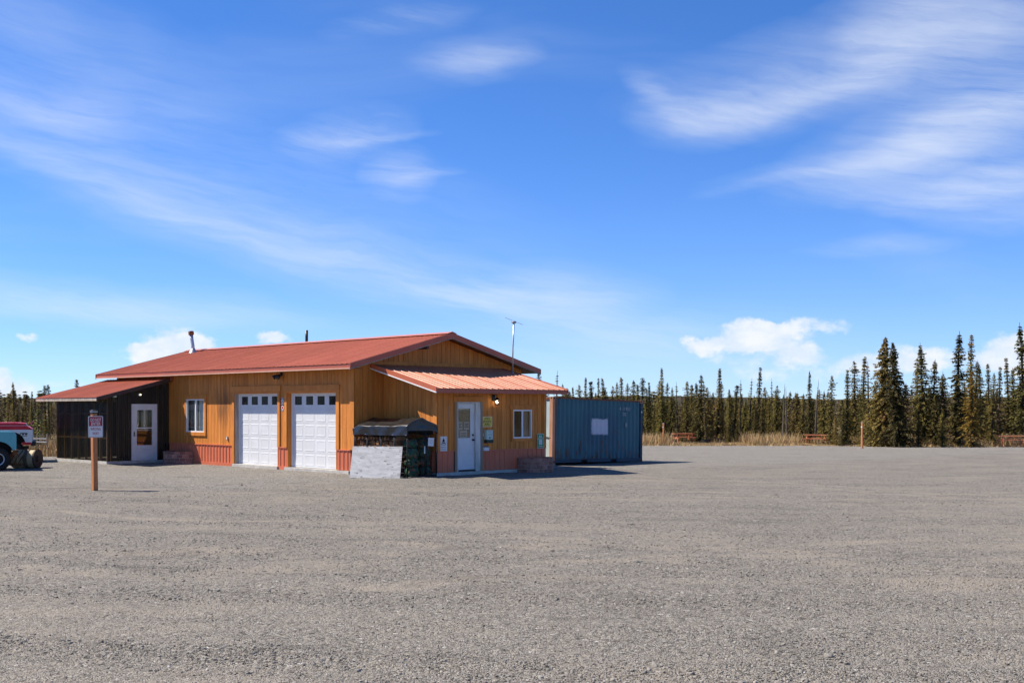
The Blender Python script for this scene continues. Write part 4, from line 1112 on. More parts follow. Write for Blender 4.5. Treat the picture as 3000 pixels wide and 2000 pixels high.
# paper sign on the kennel follows with the kennel
# porch lamp in the lean-to
t = thing('porch_light', 'small bare porch bulb above the white lean-to door', 'lamp', L(LX1 + 0.02, -1.23, 2.60), BA + math.pi / 2)
m = MB(); m.lathe([(0.0, -0.02), (0.045, -0.02), (0.05, 0.0)], 14, 1); m.build('base', VINYL, t)
m = MB(); m.lathe([(0.012, -0.021), (0.018, -0.04), (0.032, -0.075), (0.02, -0.105), (0.0, -0.11)], 14, 1); m.build('bulb', pm('frosted_bulb', (0.8, 0.72, 0.6), emit=((1.0, 0.8, 0.5), 1.2)), t, smooth=True)

# ------------------------------------------------------------------ antenna mast on the office roof
t = thing('antenna_mast', 'thin grey mast with a flat antenna standing on the office roof', 'antenna', L(0.7, 6.2, oroof(0.7)), BA)
m = MB(); m.tube([(0, 0, -0.05), (0.0, 0.02, 0.85), (0.02, 0.05, 1.72)], 0.024, 10); m.build('mast', GALV, t, smooth=True)
m = MB(); m.lathe([(0.0, 1.70), (0.07, 1.71), (0.09, 1.74), (0.06, 1.78), (0.0, 1.79)], 14, 2, (0.02, 0.05, 0)); m.build('amplifier', STEEL, t, smooth=True)
m = MB(); m.beam((-0.16, -0.20, 1.90), (0.20, 0.30, 1.66), 0.03, 0.008); m.build('boom', STEEL, t)
m = MB(); m.lathe([(0.05, -0.01), (0.05, 0.02), (0.0, 0.02)], 12, 2); m.build('foot', GALV, t)

# ------------------------------------------------------------------ wire kennel used as a firewood store
KX0, KX1, KY0, KY1, KH = 0.10, 2.66, -0.06, 1.06, 1.50
kg = 0.05
ken = thing('wire_kennel', 'black wire kennel with a tarp cover used as firewood store', 'kennel', L(KX1, KY0, kg), BA)
def KL(x, y, z): return (x - KX1, y - KY0, z - kg)
def kt(pts, r, name='frame_tube', n=8, parent=None):
    m = MB(); m.tube([KL(*p) for p in pts], r, n); return m.build(name, BLACK, parent or ken, smooth=True)
xs_ = [KX0, 0.73, 1.40, 2.05, KX1]
for x in xs_:
    kt([(x, KY0, kg), (x, KY0, KH)], 0.019)
    if x < KX1: kt([(x + 0.045, KY0, kg), (x + 0.045, KY0, KH)], 0.014)
for x in (KX0, KX1): kt([(x, KY1, kg), (x, KY1, KH)], 0.019)
kt([(KX1, 0.62, kg), (KX1, 0.62, KH)], 0.016); kt([(KX1, 0.67, kg), (KX1, 0.67, KH)], 0.016)
for z in (kg + 0.03, KH):
    kt([(KX0, KY0, z), (KX1, KY0, z)], 0.016); kt([(KX1, KY0, z), (KX1, KY1, z)], 0.016); kt([(KX0, KY1, z), (KX1, KY1, z)], 0.016); kt([(KX0, KY0, z), (KX0, KY1, z)], 0.016)
kt([(KX0 + 0.16, KY0 - 0.03, kg), (KX0 + 0.16, KY0 - 0.03, 1.08), (KX0 + 0.19, KY0 - 0.03, 1.14), (KX0 + 0.25, KY0 - 0.03, 1.14), (KX0 + 0.30, KY0 - 0.03, 1.08), (KX0 + 0.30, KY0 - 0.03, kg)], 0.008, 'hoop')
m = MB()
def wire(a, b_): m.beam(KL(*a), KL(*b_), 0.004, 0.004, (0.3, 0.5, 0.8))
x = KX0 + 0.06
while x < KX1 - 0.02: wire((x, KY0 + 0.012, kg), (x, KY0 + 0.012, KH)); x += 0.06
y = KY0 + 0.06
while y < KY1 - 0.02: wire((KX1 - 0.012, y, kg), (KX1 - 0.012, y, KH)); y += 0.06
z = 0.18
while z < KH: wire((KX0, KY0 + 0.016, z), (KX1, KY0 + 0.016, z)); wire((KX1 - 0.016, KY0, z), (KX1 - 0.016, KY1, z)); z += 0.16
o = m.build('wire_mesh', BLACK, ken); o['kind'] = 'stuff'
m = MB(); m.box(*[KL(KX1 + 0.02, 0, 0)[0], KL(KX1 + 0.035, 0, 0)[0]], KL(0, 0.56, 0)[1], KL(0, 0.60, 0)[1], 0.70, 0.92); m.build('latch', GALV, ken)
# tarp: ridge along the kennel, skirts down the sides and the front
tp = []
def tarp_pt(u, v):
    """u along the kennel 0..1, v across 0..1 (front skirt hem -> eave -> ridge -> eave -> hem)"""
    x = KX0 - 0.05 + (KX1 + 0.07 - KX0) * u
    key = [(0.0, KY0 - 0.045, 1.285), (0.18, KY0 - 0.035, 1.56), (0.23, KY0 + 0.03, 1.61), (0.5, 0.50, 1.82), (0.77, KY1 - 0.03, 1.61), (0.82, KY1 + 0.025, 1.57), (1.0, KY1 + 0.04, 1.30)]
    for (v0, y0, z0), (v1, y1, z1) in zip(key[:-1], key[1:]):
        if v <= v1 + 1e-9:
            f = (v - v0) / (v1 - v0); y = y0 + (y1 - y0) * f; z = z0 + (z1 - z0) * f; break
    end = 1 - smooth(0.0, 0.10, u)
    z -= 0.20 * end * (1 - abs(v - 0.5) * 2) ** 0.8
    sag = math.sin(math.pi * min(1, max(0, u))) * 0.07
    roofness = smooth(0.18, 0.3, v) * (1 - smooth(0.7, 0.82, v))
    z -= sag * roofness * (1 - (1 - abs(v - 0.5) * 2) * 0.5)
    n1 = mnoise.noise(Vector((u * 4.5 - v * 3, v * 4.0, 1.0))) * 0.04 + mnoise.noise(Vector((u * 12 + v * 7, v * 2.5, 3.0))) * 0.014
    if v < 0.2: y += n1 * 1.3 - 0.02 * abs(math.sin(u * 9)); z += 0.02 * mnoise.noise(Vector((u * 8, 0, 9)))
    else: z += n1
    return KL(x, y, z)
m = MB(); NU, NV = 60, 50
for i in range(NU + 1):
    for j in range(NV + 1): m.v.append(tarp_pt(i / NU, j / NV))
for i in range(NU):
    for j in range(NV): a = i * (NV + 1) + j; m.f.append((a, a + NV + 1, a + NV + 2, a + 1))
# front flap (gable triangle and skirt)
o0 = len(m.v); NF = 14
for j in range(NV + 1):
    top = Vector(tarp_pt(1.0, j / NV)); v = j / NV
    hem = 1.43 - kg - 0.13 * smooth(0.62, 1.0, v)
    for k in range(NF + 1):
        f = k / NF; z = top.z + (min(hem, top.z) - top.z) * f
        m.v.append((top.x + 0.012 * f + 0.012 * mnoise.noise(Vector((v * 7, f * 3, 2.0))), top.y, z))
for j in range(NV):
    for k in range(NF): a = o0 + j * (NF + 1) + k; m.f.append((a, a + NF + 1, a + NF + 2, a + 1))
tarp = m.build('tarp_cover', TARP, ken, smooth=True)
m = MB()
for x in (KX0, 0.73, 1.40, 2.05, KX1): m.lathe([(0.0, -0.06), (0.012, -0.06), (0.012, -0.045)], 8, 1, KL(x, KY0, 1.305))
m.build('grommets', GALV, tarp)
# paper on its front
t = thing('paper_sign', 'white paper sheet taped to the front of the wire kennel', 'paper', L(KX1 + 0.025, 0.83, 0.97), BA + math.pi / 2)
m = MB(); m.prism([(-0.115, -0.0), (0.10, -0.015), (0.125, 0.235), (-0.105, 0.25)], 1, -0.003, 0.0); m.build('sheet', PAPER, t)
for k in range(3): dashes(t, -0.05, 0.05, 0.18 - 0.05 * k, 0.014, -0.0032, pm('faint_print', (0.45, 0.46, 0.5)) if k == 0 else MATS['faint_print'], 60 + k)
# net bags of firewood stacked behind the front
rg = random.Random(11)
def lumpy(rx, ry, rz, seed, n=14, mrows=9):
    m = MB(); k = Vector((seed * 3.7, 1.1, 0))
    for i in range(mrows + 1):
        ph = math.pi * i / mrows
        for j in range(n):
            th = 2 * math.pi * j / n; d = Vector((math.sin(ph) * math.cos(th), math.sin(ph) * math.sin(th), math.cos(ph)))
            f = 1 + 0.40 * mnoise.noise(d * 1.7 + k) + 0.22 * mnoise.noise(d * 4 + k)
            sq = lambda c: math.copysign(abs(c) ** 0.75, c)
            m.v.append((sq(d.x) * rx * f, sq(d.y) * ry * f, sq(d.z) * rz * f + rz))
    for i in range(mrows):
        for j in range(n): m.f.append((i * n + j, i * n + (j + 1) % n, (i + 1) * n + (j + 1) % n, (i + 1) * n + j))
    return m.mesh('net', NETBAG, True)
bag_me = [lumpy(0.20, 0.185, 0.15, s) for s in range(4)]
tops = ['bottom', 'second', 'third', 'fourth', 'fifth']
for col, (yy, side) in enumerate(((0.33, 'left'), (0.80, 'right'))):
    for k in range(4):
        lab = 'green net bag of firewood in the kennel front, %s from the bottom on the %s' % (['first', 'second', 'third', 'fourth'][k], side)
        t = thing('firewood_bag', lab, 'firewood bag', L(KX1 - 0.27 - 0.03 * (k % 2), yy + 0.03 * rg.uniform(-1, 1), kg + 0.28 * k), BA + rg.uniform(-0.3, 0.3), 'green net bags of firewood')
        inst('net', bag_me[(k + col * 2) % 4], t)
        m = MB(); m.tube([(0.15, 0.02, 0.17), (0.20, 0.03, 0.18), (0.23, 0.02, 0.16)], [0.05, 0.02, 0.035], 8); m.build('tied_neck', NETBAG, t, smooth=True)
# split logs stacked along the long side
def log_mesh(seed):
    rr = random.Random(seed); m = MB(); k = rr.choice((3, 4, 5)); r0 = rr.uniform(0.06, 0.085)
    poly = [(r0 * rr.uniform(0.75, 1.15) * math.cos(2 * math.pi * i / k + 0.3), r0 * rr.uniform(0.75, 1.15) * math.sin(2 * math.pi * i / k + 0.3)) for i in range(k)]
    m.prism(poly, 1, -0.2, 0.2); return m.mesh('split_log', FIREW)
logs = [log_mesh(s) for s in range(9)]
cnt = 0
for row in range(9):
    for i in range(13):
        x = KX0 + 0.14 + i * 0.145 + (0.07 if row % 2 else 0)
        if x > KX1 - 0.60: continue
        o = inst('split_log', logs[rg.randrange(9)], None, L(x, KY0 + 0.27 + rg.uniform(-0.03, 0.05), kg + 0.10 + row * 0.128), BA + rg.uniform(-0.12, 0.12))
        o.rotation_euler = (0, rg.uniform(0, 6.28), BA + rg.uniform(-0.12, 0.12))
        o['label'] = 'split firewood log stacked inside the wire kennel'; o['category'] = 'log'; o['group'] = 'split logs stacked in the wire kennel'
        cnt += 1
# plywood sheet leaning on the kennel
BLp, BRp = Vector((-4.79, 35.20, kg)), Vector((-3.275, 34.88, kg)); TLp, TRp = BLp + Vector((0.045, 0.385, 0.915)), BRp + Vector((0.045, 0.385, 0.915))
t = thing('plywood_sheet', 'whitewashed plywood sheet leaning against the wire kennel', 'board', (BLp + BRp) / 2, math.atan2(BRp.y - BLp.y, BRp.x - BLp.x))
inv = (Matrix.Translation((BLp + BRp) / 2) @ Matrix.Rotation(math.atan2(BRp.y - BLp.y, BRp.x - BLp.x), 4, 'Z')).inverted()
q = [inv @ p for p in (BLp, BRp, TRp, TLp)]; nrm = (q[1] - q[0]).cross(q[3] - q[0]).normalized() * 0.018
m = MB(); m.add([p for p in q] + [p - nrm for p in q], [(0, 1, 2, 3), (7, 6, 5, 4), (0, 4, 5, 1), (1, 5, 6, 2), (2, 6, 7, 3), (3, 7, 4, 0)]); m.build('sheet', PLYW, t)

# ------------------------------------------------------------------ round brick planters
def planter(name, label, wall, s, pos, r, courses, seed):
    """half ring of bricks built against a wall"""
    T = face_xform(wall, pos); rr = random.Random(seed)
    base = L(*T(s, 0, 0)[:2], 0.0); base.z = gz(base.x, base.y) - 0.03
    t = thing(name, label, 'planter', base, BA if wall == 'y-' else BA + math.pi / 2, 'round brick planters')
    bh, bd = 0.122, 0.10; n = 11
    core = MB(); seg = 24
    for i in range(seg + 1):
        an = math.pi + math.pi * i / seg
        for rad, z in ((r - 0.012, 0.0), (r - 0.012, courses * bh - 0.014), (r - bd + 0.012, courses * bh - 0.014), (r - bd + 0.012, 0.0)): core.v.append((rad * math.cos(an), rad * math.sin(an), z))
    for i in range(seg):
        for k in range(4): core.f.append((4 * i + k, 4 * i + (k + 1) % 4, 4 * i + 4 + (k + 1) % 4, 4 * i + 4 + k))
    ring = core.build('ring_wall', MORTAR, t)
    da = math.pi / n
    for c in range(courses):
        for i in range(n + 1):
            a0 = math.pi + da * (i - (0.5 if c % 2 else 0.0)); a1 = a0 + da
            a0, a1 = max(a0, math.pi), min(a1, 2 * math.pi)
            if a1 - a0 < 0.05: continue
            g = 0.007 / r; ro = r + rr.uniform(-0.006, 0.010); z0 = c * bh + 0.005; z1 = (c + 1) * bh - 0.005
            m = MB(); pts = []
            for z in (z0, z1):
                for an in (a0 + g, (a0 + a1) / 2, a1 - g):
                    pts += [(ro * math.cos(an), ro * math.sin(an), z), ((r - bd) * math.cos(an), (r - bd) * math.sin(an), z)]
            f = []
            for k in (0, 1):
                a_ = 2 * k; f += [(a_, a_ + 2, a_ + 8, a_ + 6), (a_ + 1, a_ + 7, a_ + 9, a_ + 3), (a_, a_ + 1, a_ + 3, a_ + 2), (a_ + 6, a_ + 8, a_ + 9, a_ + 7)]
            f += [(0, 6, 7, 1), (4, 5, 11, 10)]
            m.add(pts, f); m.build('brick', BRICK, ring)
    so = MB(); so.v.append((0, 0, courses * bh - 0.09))
    for i in range(seg + 1):
        an = math.pi + math.pi * i / seg; so.v.append(((r - bd) * math.cos(an), (r - bd) * math.sin(an), courses * bh - 0.10))
    for i in range(seg): so.f.append((0, i + 1, i + 2))
    so.build('soil', SOIL, t)
    st = MB()
    for k in range(16):
        x = rr.uniform(-0.45, 0.45) * r; y = -rr.uniform(0.15, 0.6) * r; h = rr.uniform(0.05, 0.16) if k else 0.30
        p = [Vector((x, y, courses * bh - 0.11))]
        for q_ in range(3): p.append(p[-1] + Vector((rr.uniform(-0.04, 0.04), rr.uniform(-0.04, 0.04), (h + 0.06) / 3)))
        st.tube(p, [0.006, 0.005, 0.004, 0.002], 5)
    st.build('dry_stalks', pm('dry_stalk', (0.33, 0.17, 0.09), (0.2, 0.1, 0.06)) if 'dry_stalk' not in MATS else MATS['dry_stalk'], t)
planter('brick_planter', 'sunlit brick planter at the foot of the garage wall beside the lean-to', 'y-', -10.50, 0.0, 0.74, 4, 1)
planter('brick_planter', 'shaded brick planter at the right end of the office wall', 'x+', 5.22, BX, 0.70, 4, 2)

# ------------------------------------------------------------------ shipping container
def container_side_material():
    m = bpy.data.materials.new('container_paint'); m.use_nodes = True
    t = m.node_tree; b = NB(t); p = t.nodes['Principled BSDF']
    tc = b.n('ShaderNodeTexCoord'); pos = tc.outputs['Object']
    sp = b.n('ShaderNodeSeparateXYZ'); b.l(pos, sp.inputs[0])
    nz = b.noise(b.mapping(pos, (1, 1, 0.3)), 2.2, 5, 0.6)
    col = b.mix(b.mapr(nz, 0.3, 0.7), (0.022, 0.104, 0.136, 1), (0.032, 0.126, 0.162, 1))
    # a sprayed-over square with a fresher blue halo
    def band(v, a, b_, s): return b.math('MULTIPLY', b.mapr(v, a - s, a + s), b.mapr(v, b_ - s, b_ + s, 1.0, 0.0))
    jx = b.math('ADD', sp.outputs[1], b.math('MULTIPLY', b.math('SUBTRACT', b.noise(pos, 9, 3), 0.5), 0.10))
    jz = b.math('ADD', sp.outputs[2], b.math('MULTIPLY', b.math('SUBTRACT', b.noise(b.mapping(pos, loc=(4, 4, 4)), 7, 3), 0.5), 0.12))
    halo = b.math('MULTIPLY', band(jx, 1.95, 4.35, 0.35), band(jz, 0.75, 1.95, 0.30))
    col = b.mix(b.math('MULTIPLY', halo, 0.6), col, (0.016, 0.070, 0.130, 1))
    sq = b.math('MULTIPLY', band(jx, 2.56, 3.66, 0.035), band(jz, 1.14, 1.76, 0.04))
    col = b.mix(sq, col, (0.50, 0.52, 0.60, 1))
    # rust runs, heavier towards the bottom rail
    rn = b.noise(b.mapping(pos, (3.2, 3.2, 0.55)), 3.4, 6, 0.66)
    low = b.mapr(sp.outputs[2], 0.1, 1.5, 0.13, 0.0)
    rust = b.mapr(b.math('ADD', rn, low), 0.64, 0.71)
    col = b.mix(rust, col, (0.075, 0.034, 0.018, 1))
    sc = b.mapr(b.noise(b.mapping(pos, (2, 2, 1.2), loc=(7, 3, 1)), 9.0, 5, 0.6), 0.68, 0.73)
    col = b.mix(sc, col, (0.03, 0.025, 0.024, 1))
    b.l(col, p.inputs['Base Color'])
    p.inputs['Roughness'].default_value = 0.5; p.inputs['Specular IOR Level'].default_value = 0.35
    return m
CPAINT = container_side_material()
CRAIL = pm('container_rail', (0.022, 0.055, 0.085), (0.018, 0.045, 0.07), rough=0.55, scale=4, speck=(5, (0.10, 0.045, 0.025), 0.55, 0.68))
CRUST = pm('container_rusty_frame', (0.22, 0.085, 0.05), (0.12, 0.05, 0.032), rough=0.75, scale=4, stretch=(2, 2, 0.6), speck=(6, (0.05, 0.06, 0.08), 0.6, 0.72))
CPEACH = pm('faded_salmon_steel', (0.55, 0.29, 0.19), (0.46, 0.20, 0.10), rough=0.7, scale=3, stretch=(2, 2, 0.5))
near = L(-2.0, 10.99); ca = math.atan2(4.56, 3.99) - math.pi / 2     # local +y runs along the long side, +x faces the yard
con = thing('shipping_container', 'weathered blue shipping container with a white painted square beside the office', 'container', (near.x, near.y, -0.04), ca)
con.rotation_euler = (-R(1.25), 0, ca)
CL, CW, CH = 6.06, 2.44, 2.59
cv = (0.0, 0.178)
def corr(x, sgn, m, y0, y1, z0, z1):
    """trapezoid corrugations across a side wall"""
    prof = []; y = y0; P = 0.278
    while y < y1 - 0.02:
        prof += [(y, 0.0), (min(y + 0.07, y1), 0.0), (min(y + 0.138, y1), -0.036), (min(y + 0.208, y1), -0.036)]; y += P
    prof.append((y1, 0.0))
    o = len(m.v)
    for yy, d in prof: m.v += [(x + sgn * d, yy, z0), (x + sgn * d, yy, z1)]
    for i in range(len(prof) - 1): m.f.append((o + 2 * i, o + 2 * i + 2, o + 2 * i + 3, o + 2 * i + 1))
m = MB(); corr(-0.02, 1, m, 0.16, CL - 0.16, 0.16, CH - 0.07)
side = m.build('side_wall', CPAINT, con); side['label'] = 'corrugated blue long side with white sprayed square'
m = MB(); corr(-CW + 0.02, -1, m, 0.16, CL - 0.16, 0.16, CH - 0.07); m.build('side_wall', CPAINT, con)
m = MB()
for k in range(20):
    y = 0.2 + k * 0.283; m.box(-CW + 0.06, -0.06, y, min(y + 0.16, CL - 0.1), CH - 0.05, CH - 0.02); m.box(-CW + 0.06, -0.06, min(y + 0.16, CL - 0.1), min(y + 0.283, CL - 0.1), CH - 0.07, CH - 0.045)
m.build('roof', CRAIL, con)
m = MB(); m.box(-CW + 0.05, -0.05, 0.05, CL - 0.05, 0.12, 0.15); m.build('floor', CRUST, con)
for x0, x1 in ((-0.06, 0.0), (-CW, -CW + 0.06)):
    m = MB(); m.box(x0, x1, 0.17, CL - 0.17, CH - 0.075, CH - 0.01); m.build('top_rail', CRUST, con)
    m = MB()
    for y0, y1 in ((0.17, 1.85), (2.24, 3.84), (4.23, CL - 0.17)): m.box(x0 + 0.005, x1 - 0.005 if x1 == 0 else x1, y0, y1, 0.02, 0.165)
    m.box(x0 + 0.02, x1 - 0.02, 1.85, 2.24, 0.125, 0.164); m.box(x0 + 0.02, x1 - 0.02, 3.84, 4.23, 0.125, 0.164)
    m.build('bottom_rail', CRAIL, con)
    for y0 in (1.86, 3.85):
        m = MB(); m.box(x0 + 0.012 if x1 == 0 else x0, x0 + 0.02 if x1 == 0 else x0 + 0.008, y0, y0 + 0.37, 0.03, 0.124); m.build('pocket_shade', DARK, con)  # dark plate painted as the shade in the fork pocket
for x0, x1 in ((-0.16, 0.0), (-CW, -CW + 0.16)):
    m = MB(); m.box(x0 + 0.002, x1 - 0.002, 0.002, 0.158, 0.12, CH - 0.12); m.build('corner_post', CPEACH if x1 == 0 else CRUST, con)
    m = MB(); m.box(x0 + 0.002, x1 - 0.002, CL - 0.158, CL - 0.002, 0.12, CH - 0.12); m.build('corner_post', CRAIL, con)
    for y0, y1 in ((0.0, 0.178), (CL - 0.178, CL)):
        for z0 in (0.0, CH - 0.118):
            m = MB(); m.box(x0, x1, y0, y1, z0, z0 + 0.118); cc = m.build('corner_casting', CRUST if z0 == 0 else CPEACH, con)
            h = MB(); h.box(x0 + 0.05, x1 - 0.05, (y0 - 0.002 if y0 == 0 else y1 - 0.01), (y0 + 0.01 if y0 == 0 else y1 + 0.002), z0 + 0.035, z0 + 0.09)
            if x1 == 0: h.box(-0.006, 0.002, (y0 + y1) / 2 - 0.04, (y0 + y1) / 2 + 0.04, z0 + 0.035, z0 + 0.09)
            h.build('hole_shade', DARK, cc)  # dark plates on the solid casting, painted as shaded holes
m = MB(); m.box(-0.018, 0.004, 0.16, 0.235, 0.17, CH - 0.075); m.build('edge_strip', CRUST, con)
PALEDOOR = pm('pale_container_door', (0.50, 0.60, 0.60), (0.42, 0.52, 0.52), rough=0.5, scale=3)
for k, (x0, x1) in enumerate(((-1.215, -0.165), (-CW + 0.165, -1.225))):
    m = MB(); m.box(x0, x1, 0.03, 0.08, 0.15, CH - 0.13); d = m.build('end_door', PALEDOOR, con)
    for xx in (x0 + 0.25, x1 - 0.25):
        m = MB(); m.tube([(xx, 0.005, 0.16), (xx, 0.005, CH - 0.14)], 0.017, 8); m.build('lock_rod', GALV, d)
        m = MB(); m.beam((xx, 0.0, 1.05), (xx + 0.3, 0.0, 1.0), 0.02, 0.03); m.build('handle', GALV, d)
m = MB(); m.box(-CW + 0.16, -0.16, 0.0, 0.1, CH - 0.12, CH - 0.01); m.box(-CW + 0.16, -0.16, 0.0, 0.1, 0.02, 0.15); m.build('end_sill', CRUST, con)
m = MB(); m.box(-CW + 0.16, -0.16, CL - 0.06, CL - 0.02, 0.12, CH - 0.05); m.build('front_end', CRAIL, con)
CLET = pm('faded_stencil', (0.46, 0.47, 0.48), (0.22, 0.27, 0.31), rough=0.7, scale=12)
def clet(txt, y, z, size, w):
    o = inst('lettering', text_mesh(txt, size, CLET, w), con, (0.004, y, z)); o.rotation_euler = (0, 0, math.pi / 2)
clet('4', 4.42, 2.20, 0.20, 0.10); clet('11951', 4.86, 2.20, 0.20, 0.50); clet('22G', 4.72, 1.98, 0.18, 0.26); clet('8', 4.86, 1.53, 0.26, 0.13)
m = MB(); m.lathe([(0.0, 0.006), (0.045, 0.006), (0.045, 0.0)], 14, 0, (0.001, CL - 0.09, 2.10)); m.build('round_plate', PALEGR, con)
# blocks under it
for yy in (0.15, 5.9):
    p = con.matrix_basis @ Vector((-0.15, yy, 0))
    g_ = gz(p.x, p.y)
    o = MB(); hgt = max(0.02, -0.04 - 0.022 * yy - g_ - 0.0)
    o.box(-0.12, 0.12, -0.1, 0.1, -0.15, hgt); ob = o.build('timber_block', GREYW, loc=(p.x, p.y, g_), rz=ca)
    ob['label'] = 'timber block under the %s end of the blue container' % ('door' if yy < 1 else 'far'); ob['category'] = 'block'

# ------------------------------------------------------------------ DO NOT ENTER post
px_, py_ = -10.65, 30.5
t = thing('road_sign', 'wooden post with a DO NOT ENTER WRONG WAY sign', 'sign', (px_, py_, gz(px_, py_)), R(47))
m = MB(); m.beam((0.0, 0, -0.1), (-0.03, 0, 1.97), 0.118, 0.118, (0, 1, 0)); m.build('post', CEDAR, t)
m = MB(); m.prism(rounded(0.155, 0.155, 0.02), 2, 1.965, 1.995)
for i in range(len(m.v)): m.v[i] = (m.v[i][0] - 0.03, m.v[i][1], m.v[i][2])
m.build('cap_base', BLKP, t)
m = MB(); m.box(-0.03 - 0.068, -0.03 + 0.068, -0.068, 0.068, 1.995, 2.015); m.build('lens', VINYL, t)
m = MB(); m.lathe([(0.115, 2.015), (0.115, 2.028), (0.06, 2.05), (0.0, 2.053)], 4, 2, (0, 0, 0))
m.v = [(x_ * math.cos(0.785) - y_ * math.sin(0.785) - 0.03, x_ * math.sin(0.785) + y_ * math.cos(0.785), z_) for x_, y_, z_ in m.v]; m.build('solar_cap', BLKP, t)
sg = plate(t, 'sign_plate', 0.40, 0.545, 0.035, -0.069, -0.066, SIGNW, 1.625, -0.015)
f1 = plate(sg, 'border', 0.373, 0.518, 0.028, -0.0705, -0.0692, pm('sign_border', (0.30, 0.20, 0.22)), 1.625, -0.015)
f2 = plate(sg, 'white_field', 0.356, 0.50, 0.022, -0.0718, -0.0708, SIGNW, 1.625, -0.015)
m = MB(); pts = [(a_ - 0.015, b_ + 1.625) for a_, b_ in rounded(0.356, 0.50, 0.022)]
pts = [(a_, b_) for a_, b_ in pts if b_ > 1.66] ; top = pts
m.prism([(0.356 / 2 - 0.015, 1.642)] + top + [(-0.356 / 2 - 0.015, 1.642)], 1, -0.0732, -0.0722); m.build('red_field', SIGNR, sg)
letters(sg, 'DO NOT', -0.015, -0.0742, 1.795, 0.115, SIGNW, 0.285); letters(sg, 'ENTER', -0.015, -0.0742, 1.697, 0.115, SIGNW, 0.25)
letters(sg, 'WRONG', -0.015, -0.0728, 1.565, 0.105, SIGNR, 0.285); letters(sg, 'WAY', -0.015, -0.0728, 1.452, 0.105, SIGNR, 0.175)
for zz in (1.82, 1.42):
    m = MB(); m.lathe([(0.0, -0.078), (0.008, -0.077), (0.008, -0.0735)], 8, 1, (-0.015, 0, zz + 0.045 if zz > 1.6 else zz - 0.02)); m.build('bolt', GALV, sg)

# ------------------------------------------------------------------ old vehicles at the left edge
def wheel(parent, x, y, z, r, w, rim_r, rim_mat, name='wheel'):
    """wheel with its axle along y; tyre, rim and hub"""
    m = MB(); m.lathe([(rim_r, -w / 2 + 0.02), (r - 0.05, -w / 2), (r - 0.01, -w / 2 + 0.03), (r, -w / 4), (r, w / 4), (r - 0.01, w / 2 - 0.03), (r - 0.05, w / 2), (rim_r, w / 2 - 0.02)], 32, 1, (x, y, z))
    wh = m.build(name, RUBBER, parent, smooth=True)
    m = MB()
    for k in range(28):
        a = 2 * math.pi * k / 28
        for s in (-1, 1):
            p0 = Vector((x + r * math.cos(a), y + s * w * 0.44, z + r * math.sin(a))); p1 = Vector((x + r * math.cos(a + 0.12), y + s * w * 0.06, z + r * math.sin(a + 0.12)))
            m.beam(p0, p1, 0.03, 0.022, (math.cos(a), 0, math.sin(a)))
    m.build('tread', RUBBER, wh)
    m = MB(); m.lathe([(rim_r + 0.012, -w / 2 + 0.015), (rim_r + 0.012, -w / 2 + 0.03), (rim_r - 0.03, -w / 2 + 0.04), (rim_r - 0.035, w / 2 - 0.04), (rim_r + 0.012, w / 2 - 0.02)], 32, 1, (x, y, z)); m.build('rim', rim_mat, wh, smooth=True)
    m = MB(); m.lathe([(0.0, -w / 2 + 0.05), (0.05, -w / 2 + 0.05), (0.06, -w / 2 + 0.08), (rim_r - 0.04, -w / 2 + 0.09), (rim_r - 0.04, -w / 2 + 0.11), (0.0, -w / 2 + 0.11)], 24, 1, (x, y, z)); m.build('hub', BLACK, wh, smooth=True)
    return wh
def arch(cx, cz, r, a0, a1, n=10):
    return [(cx + r * math.cos(R(a0 + (a1 - a0) * i / n)), cz + r * math.sin(R(a0 + (a1 - a0) * i / n))) for i in range(n + 1)]

# teal pickup: only its front fender reaches into the picture. local +x = towards its nose (right), -y = towards the yard
gx, gy = -17.5, 40.9
truck = thing('teal_pickup', 'old teal pickup at the left edge with its front end stripped', 'truck', (gx, gy, gz(gx, gy)), R(24))
def body(parent, outline, y0, y1, mat, name='body'):
    m = MB(); m.prism(outline, 1, y0, y1); return m.build(name, mat, parent)
WR = 0.385
side_out = [(-4.3, 0.62)] + arch(-3.35, WR + 0.08, 0.50, 170, 10) + [(-2.6, 0.55), (-0.72, 0.55)] + arch(-0.10, WR + 0.10, 0.50, 166, 22) + [(0.42, 0.70), (0.47, 0.74), (0.47, 1.20), (0.43, 1.27), (0.30, 1.30), (-0.95, 1.33), (-1.0, 1.34), (-4.3, 1.32)]
body(truck, side_out, -0.90, -0.84, TEAL, 'near_side'); body(truck, side_out, 0.84, 0.90, TEAL, 'far_side')
m = MB(); m.prism([(0.46, 1.19), (0.42, 1.262), (0.30, 1.29), (-0.95, 1.325), (-0.95, 1.27), (0.30, 1.24)], 1, -0.839, 0.839); m.build('hood', TEAL, truck)
m = MB(); m.prism([(-0.97, 1.34), (-1.35, 1.86), (-2.35, 1.88), (-2.55, 1.34)], 1, -0.78, 0.78); m.build('cab', TEAL, truck)
m = MB(); m.prism([(-1.10, 1.40), (-1.40, 1.80), (-2.28, 1.81), (-2.42, 1.40)], 1, -0.785, 0.785); m.build('cab_glass', PANE, truck)
m = MB(); m.box(-4.28, -2.7, -0.838, 0.838, 0.72, 0.76); m.box(-4.3, -4.24, -0.838, 0.838, 0.762, 1.3); m.build('bed', TEAL, truck)
m = MB(); m.box(-4.1, 0.42, -0.45, -0.35, 0.42, 0.55); m.box(-4.1, 0.42, 0.35, 0.45, 0.42, 0.55); m.box(0.30, 0.42, -0.349, 0.349, 0.44, 0.55); m.build('chassis', RUST, truck)
m = MB(); m.box(-0.62, 0.30, -0.78, 0.78, 0.56, 1.02); m.build('engine_bay', DARK, truck)
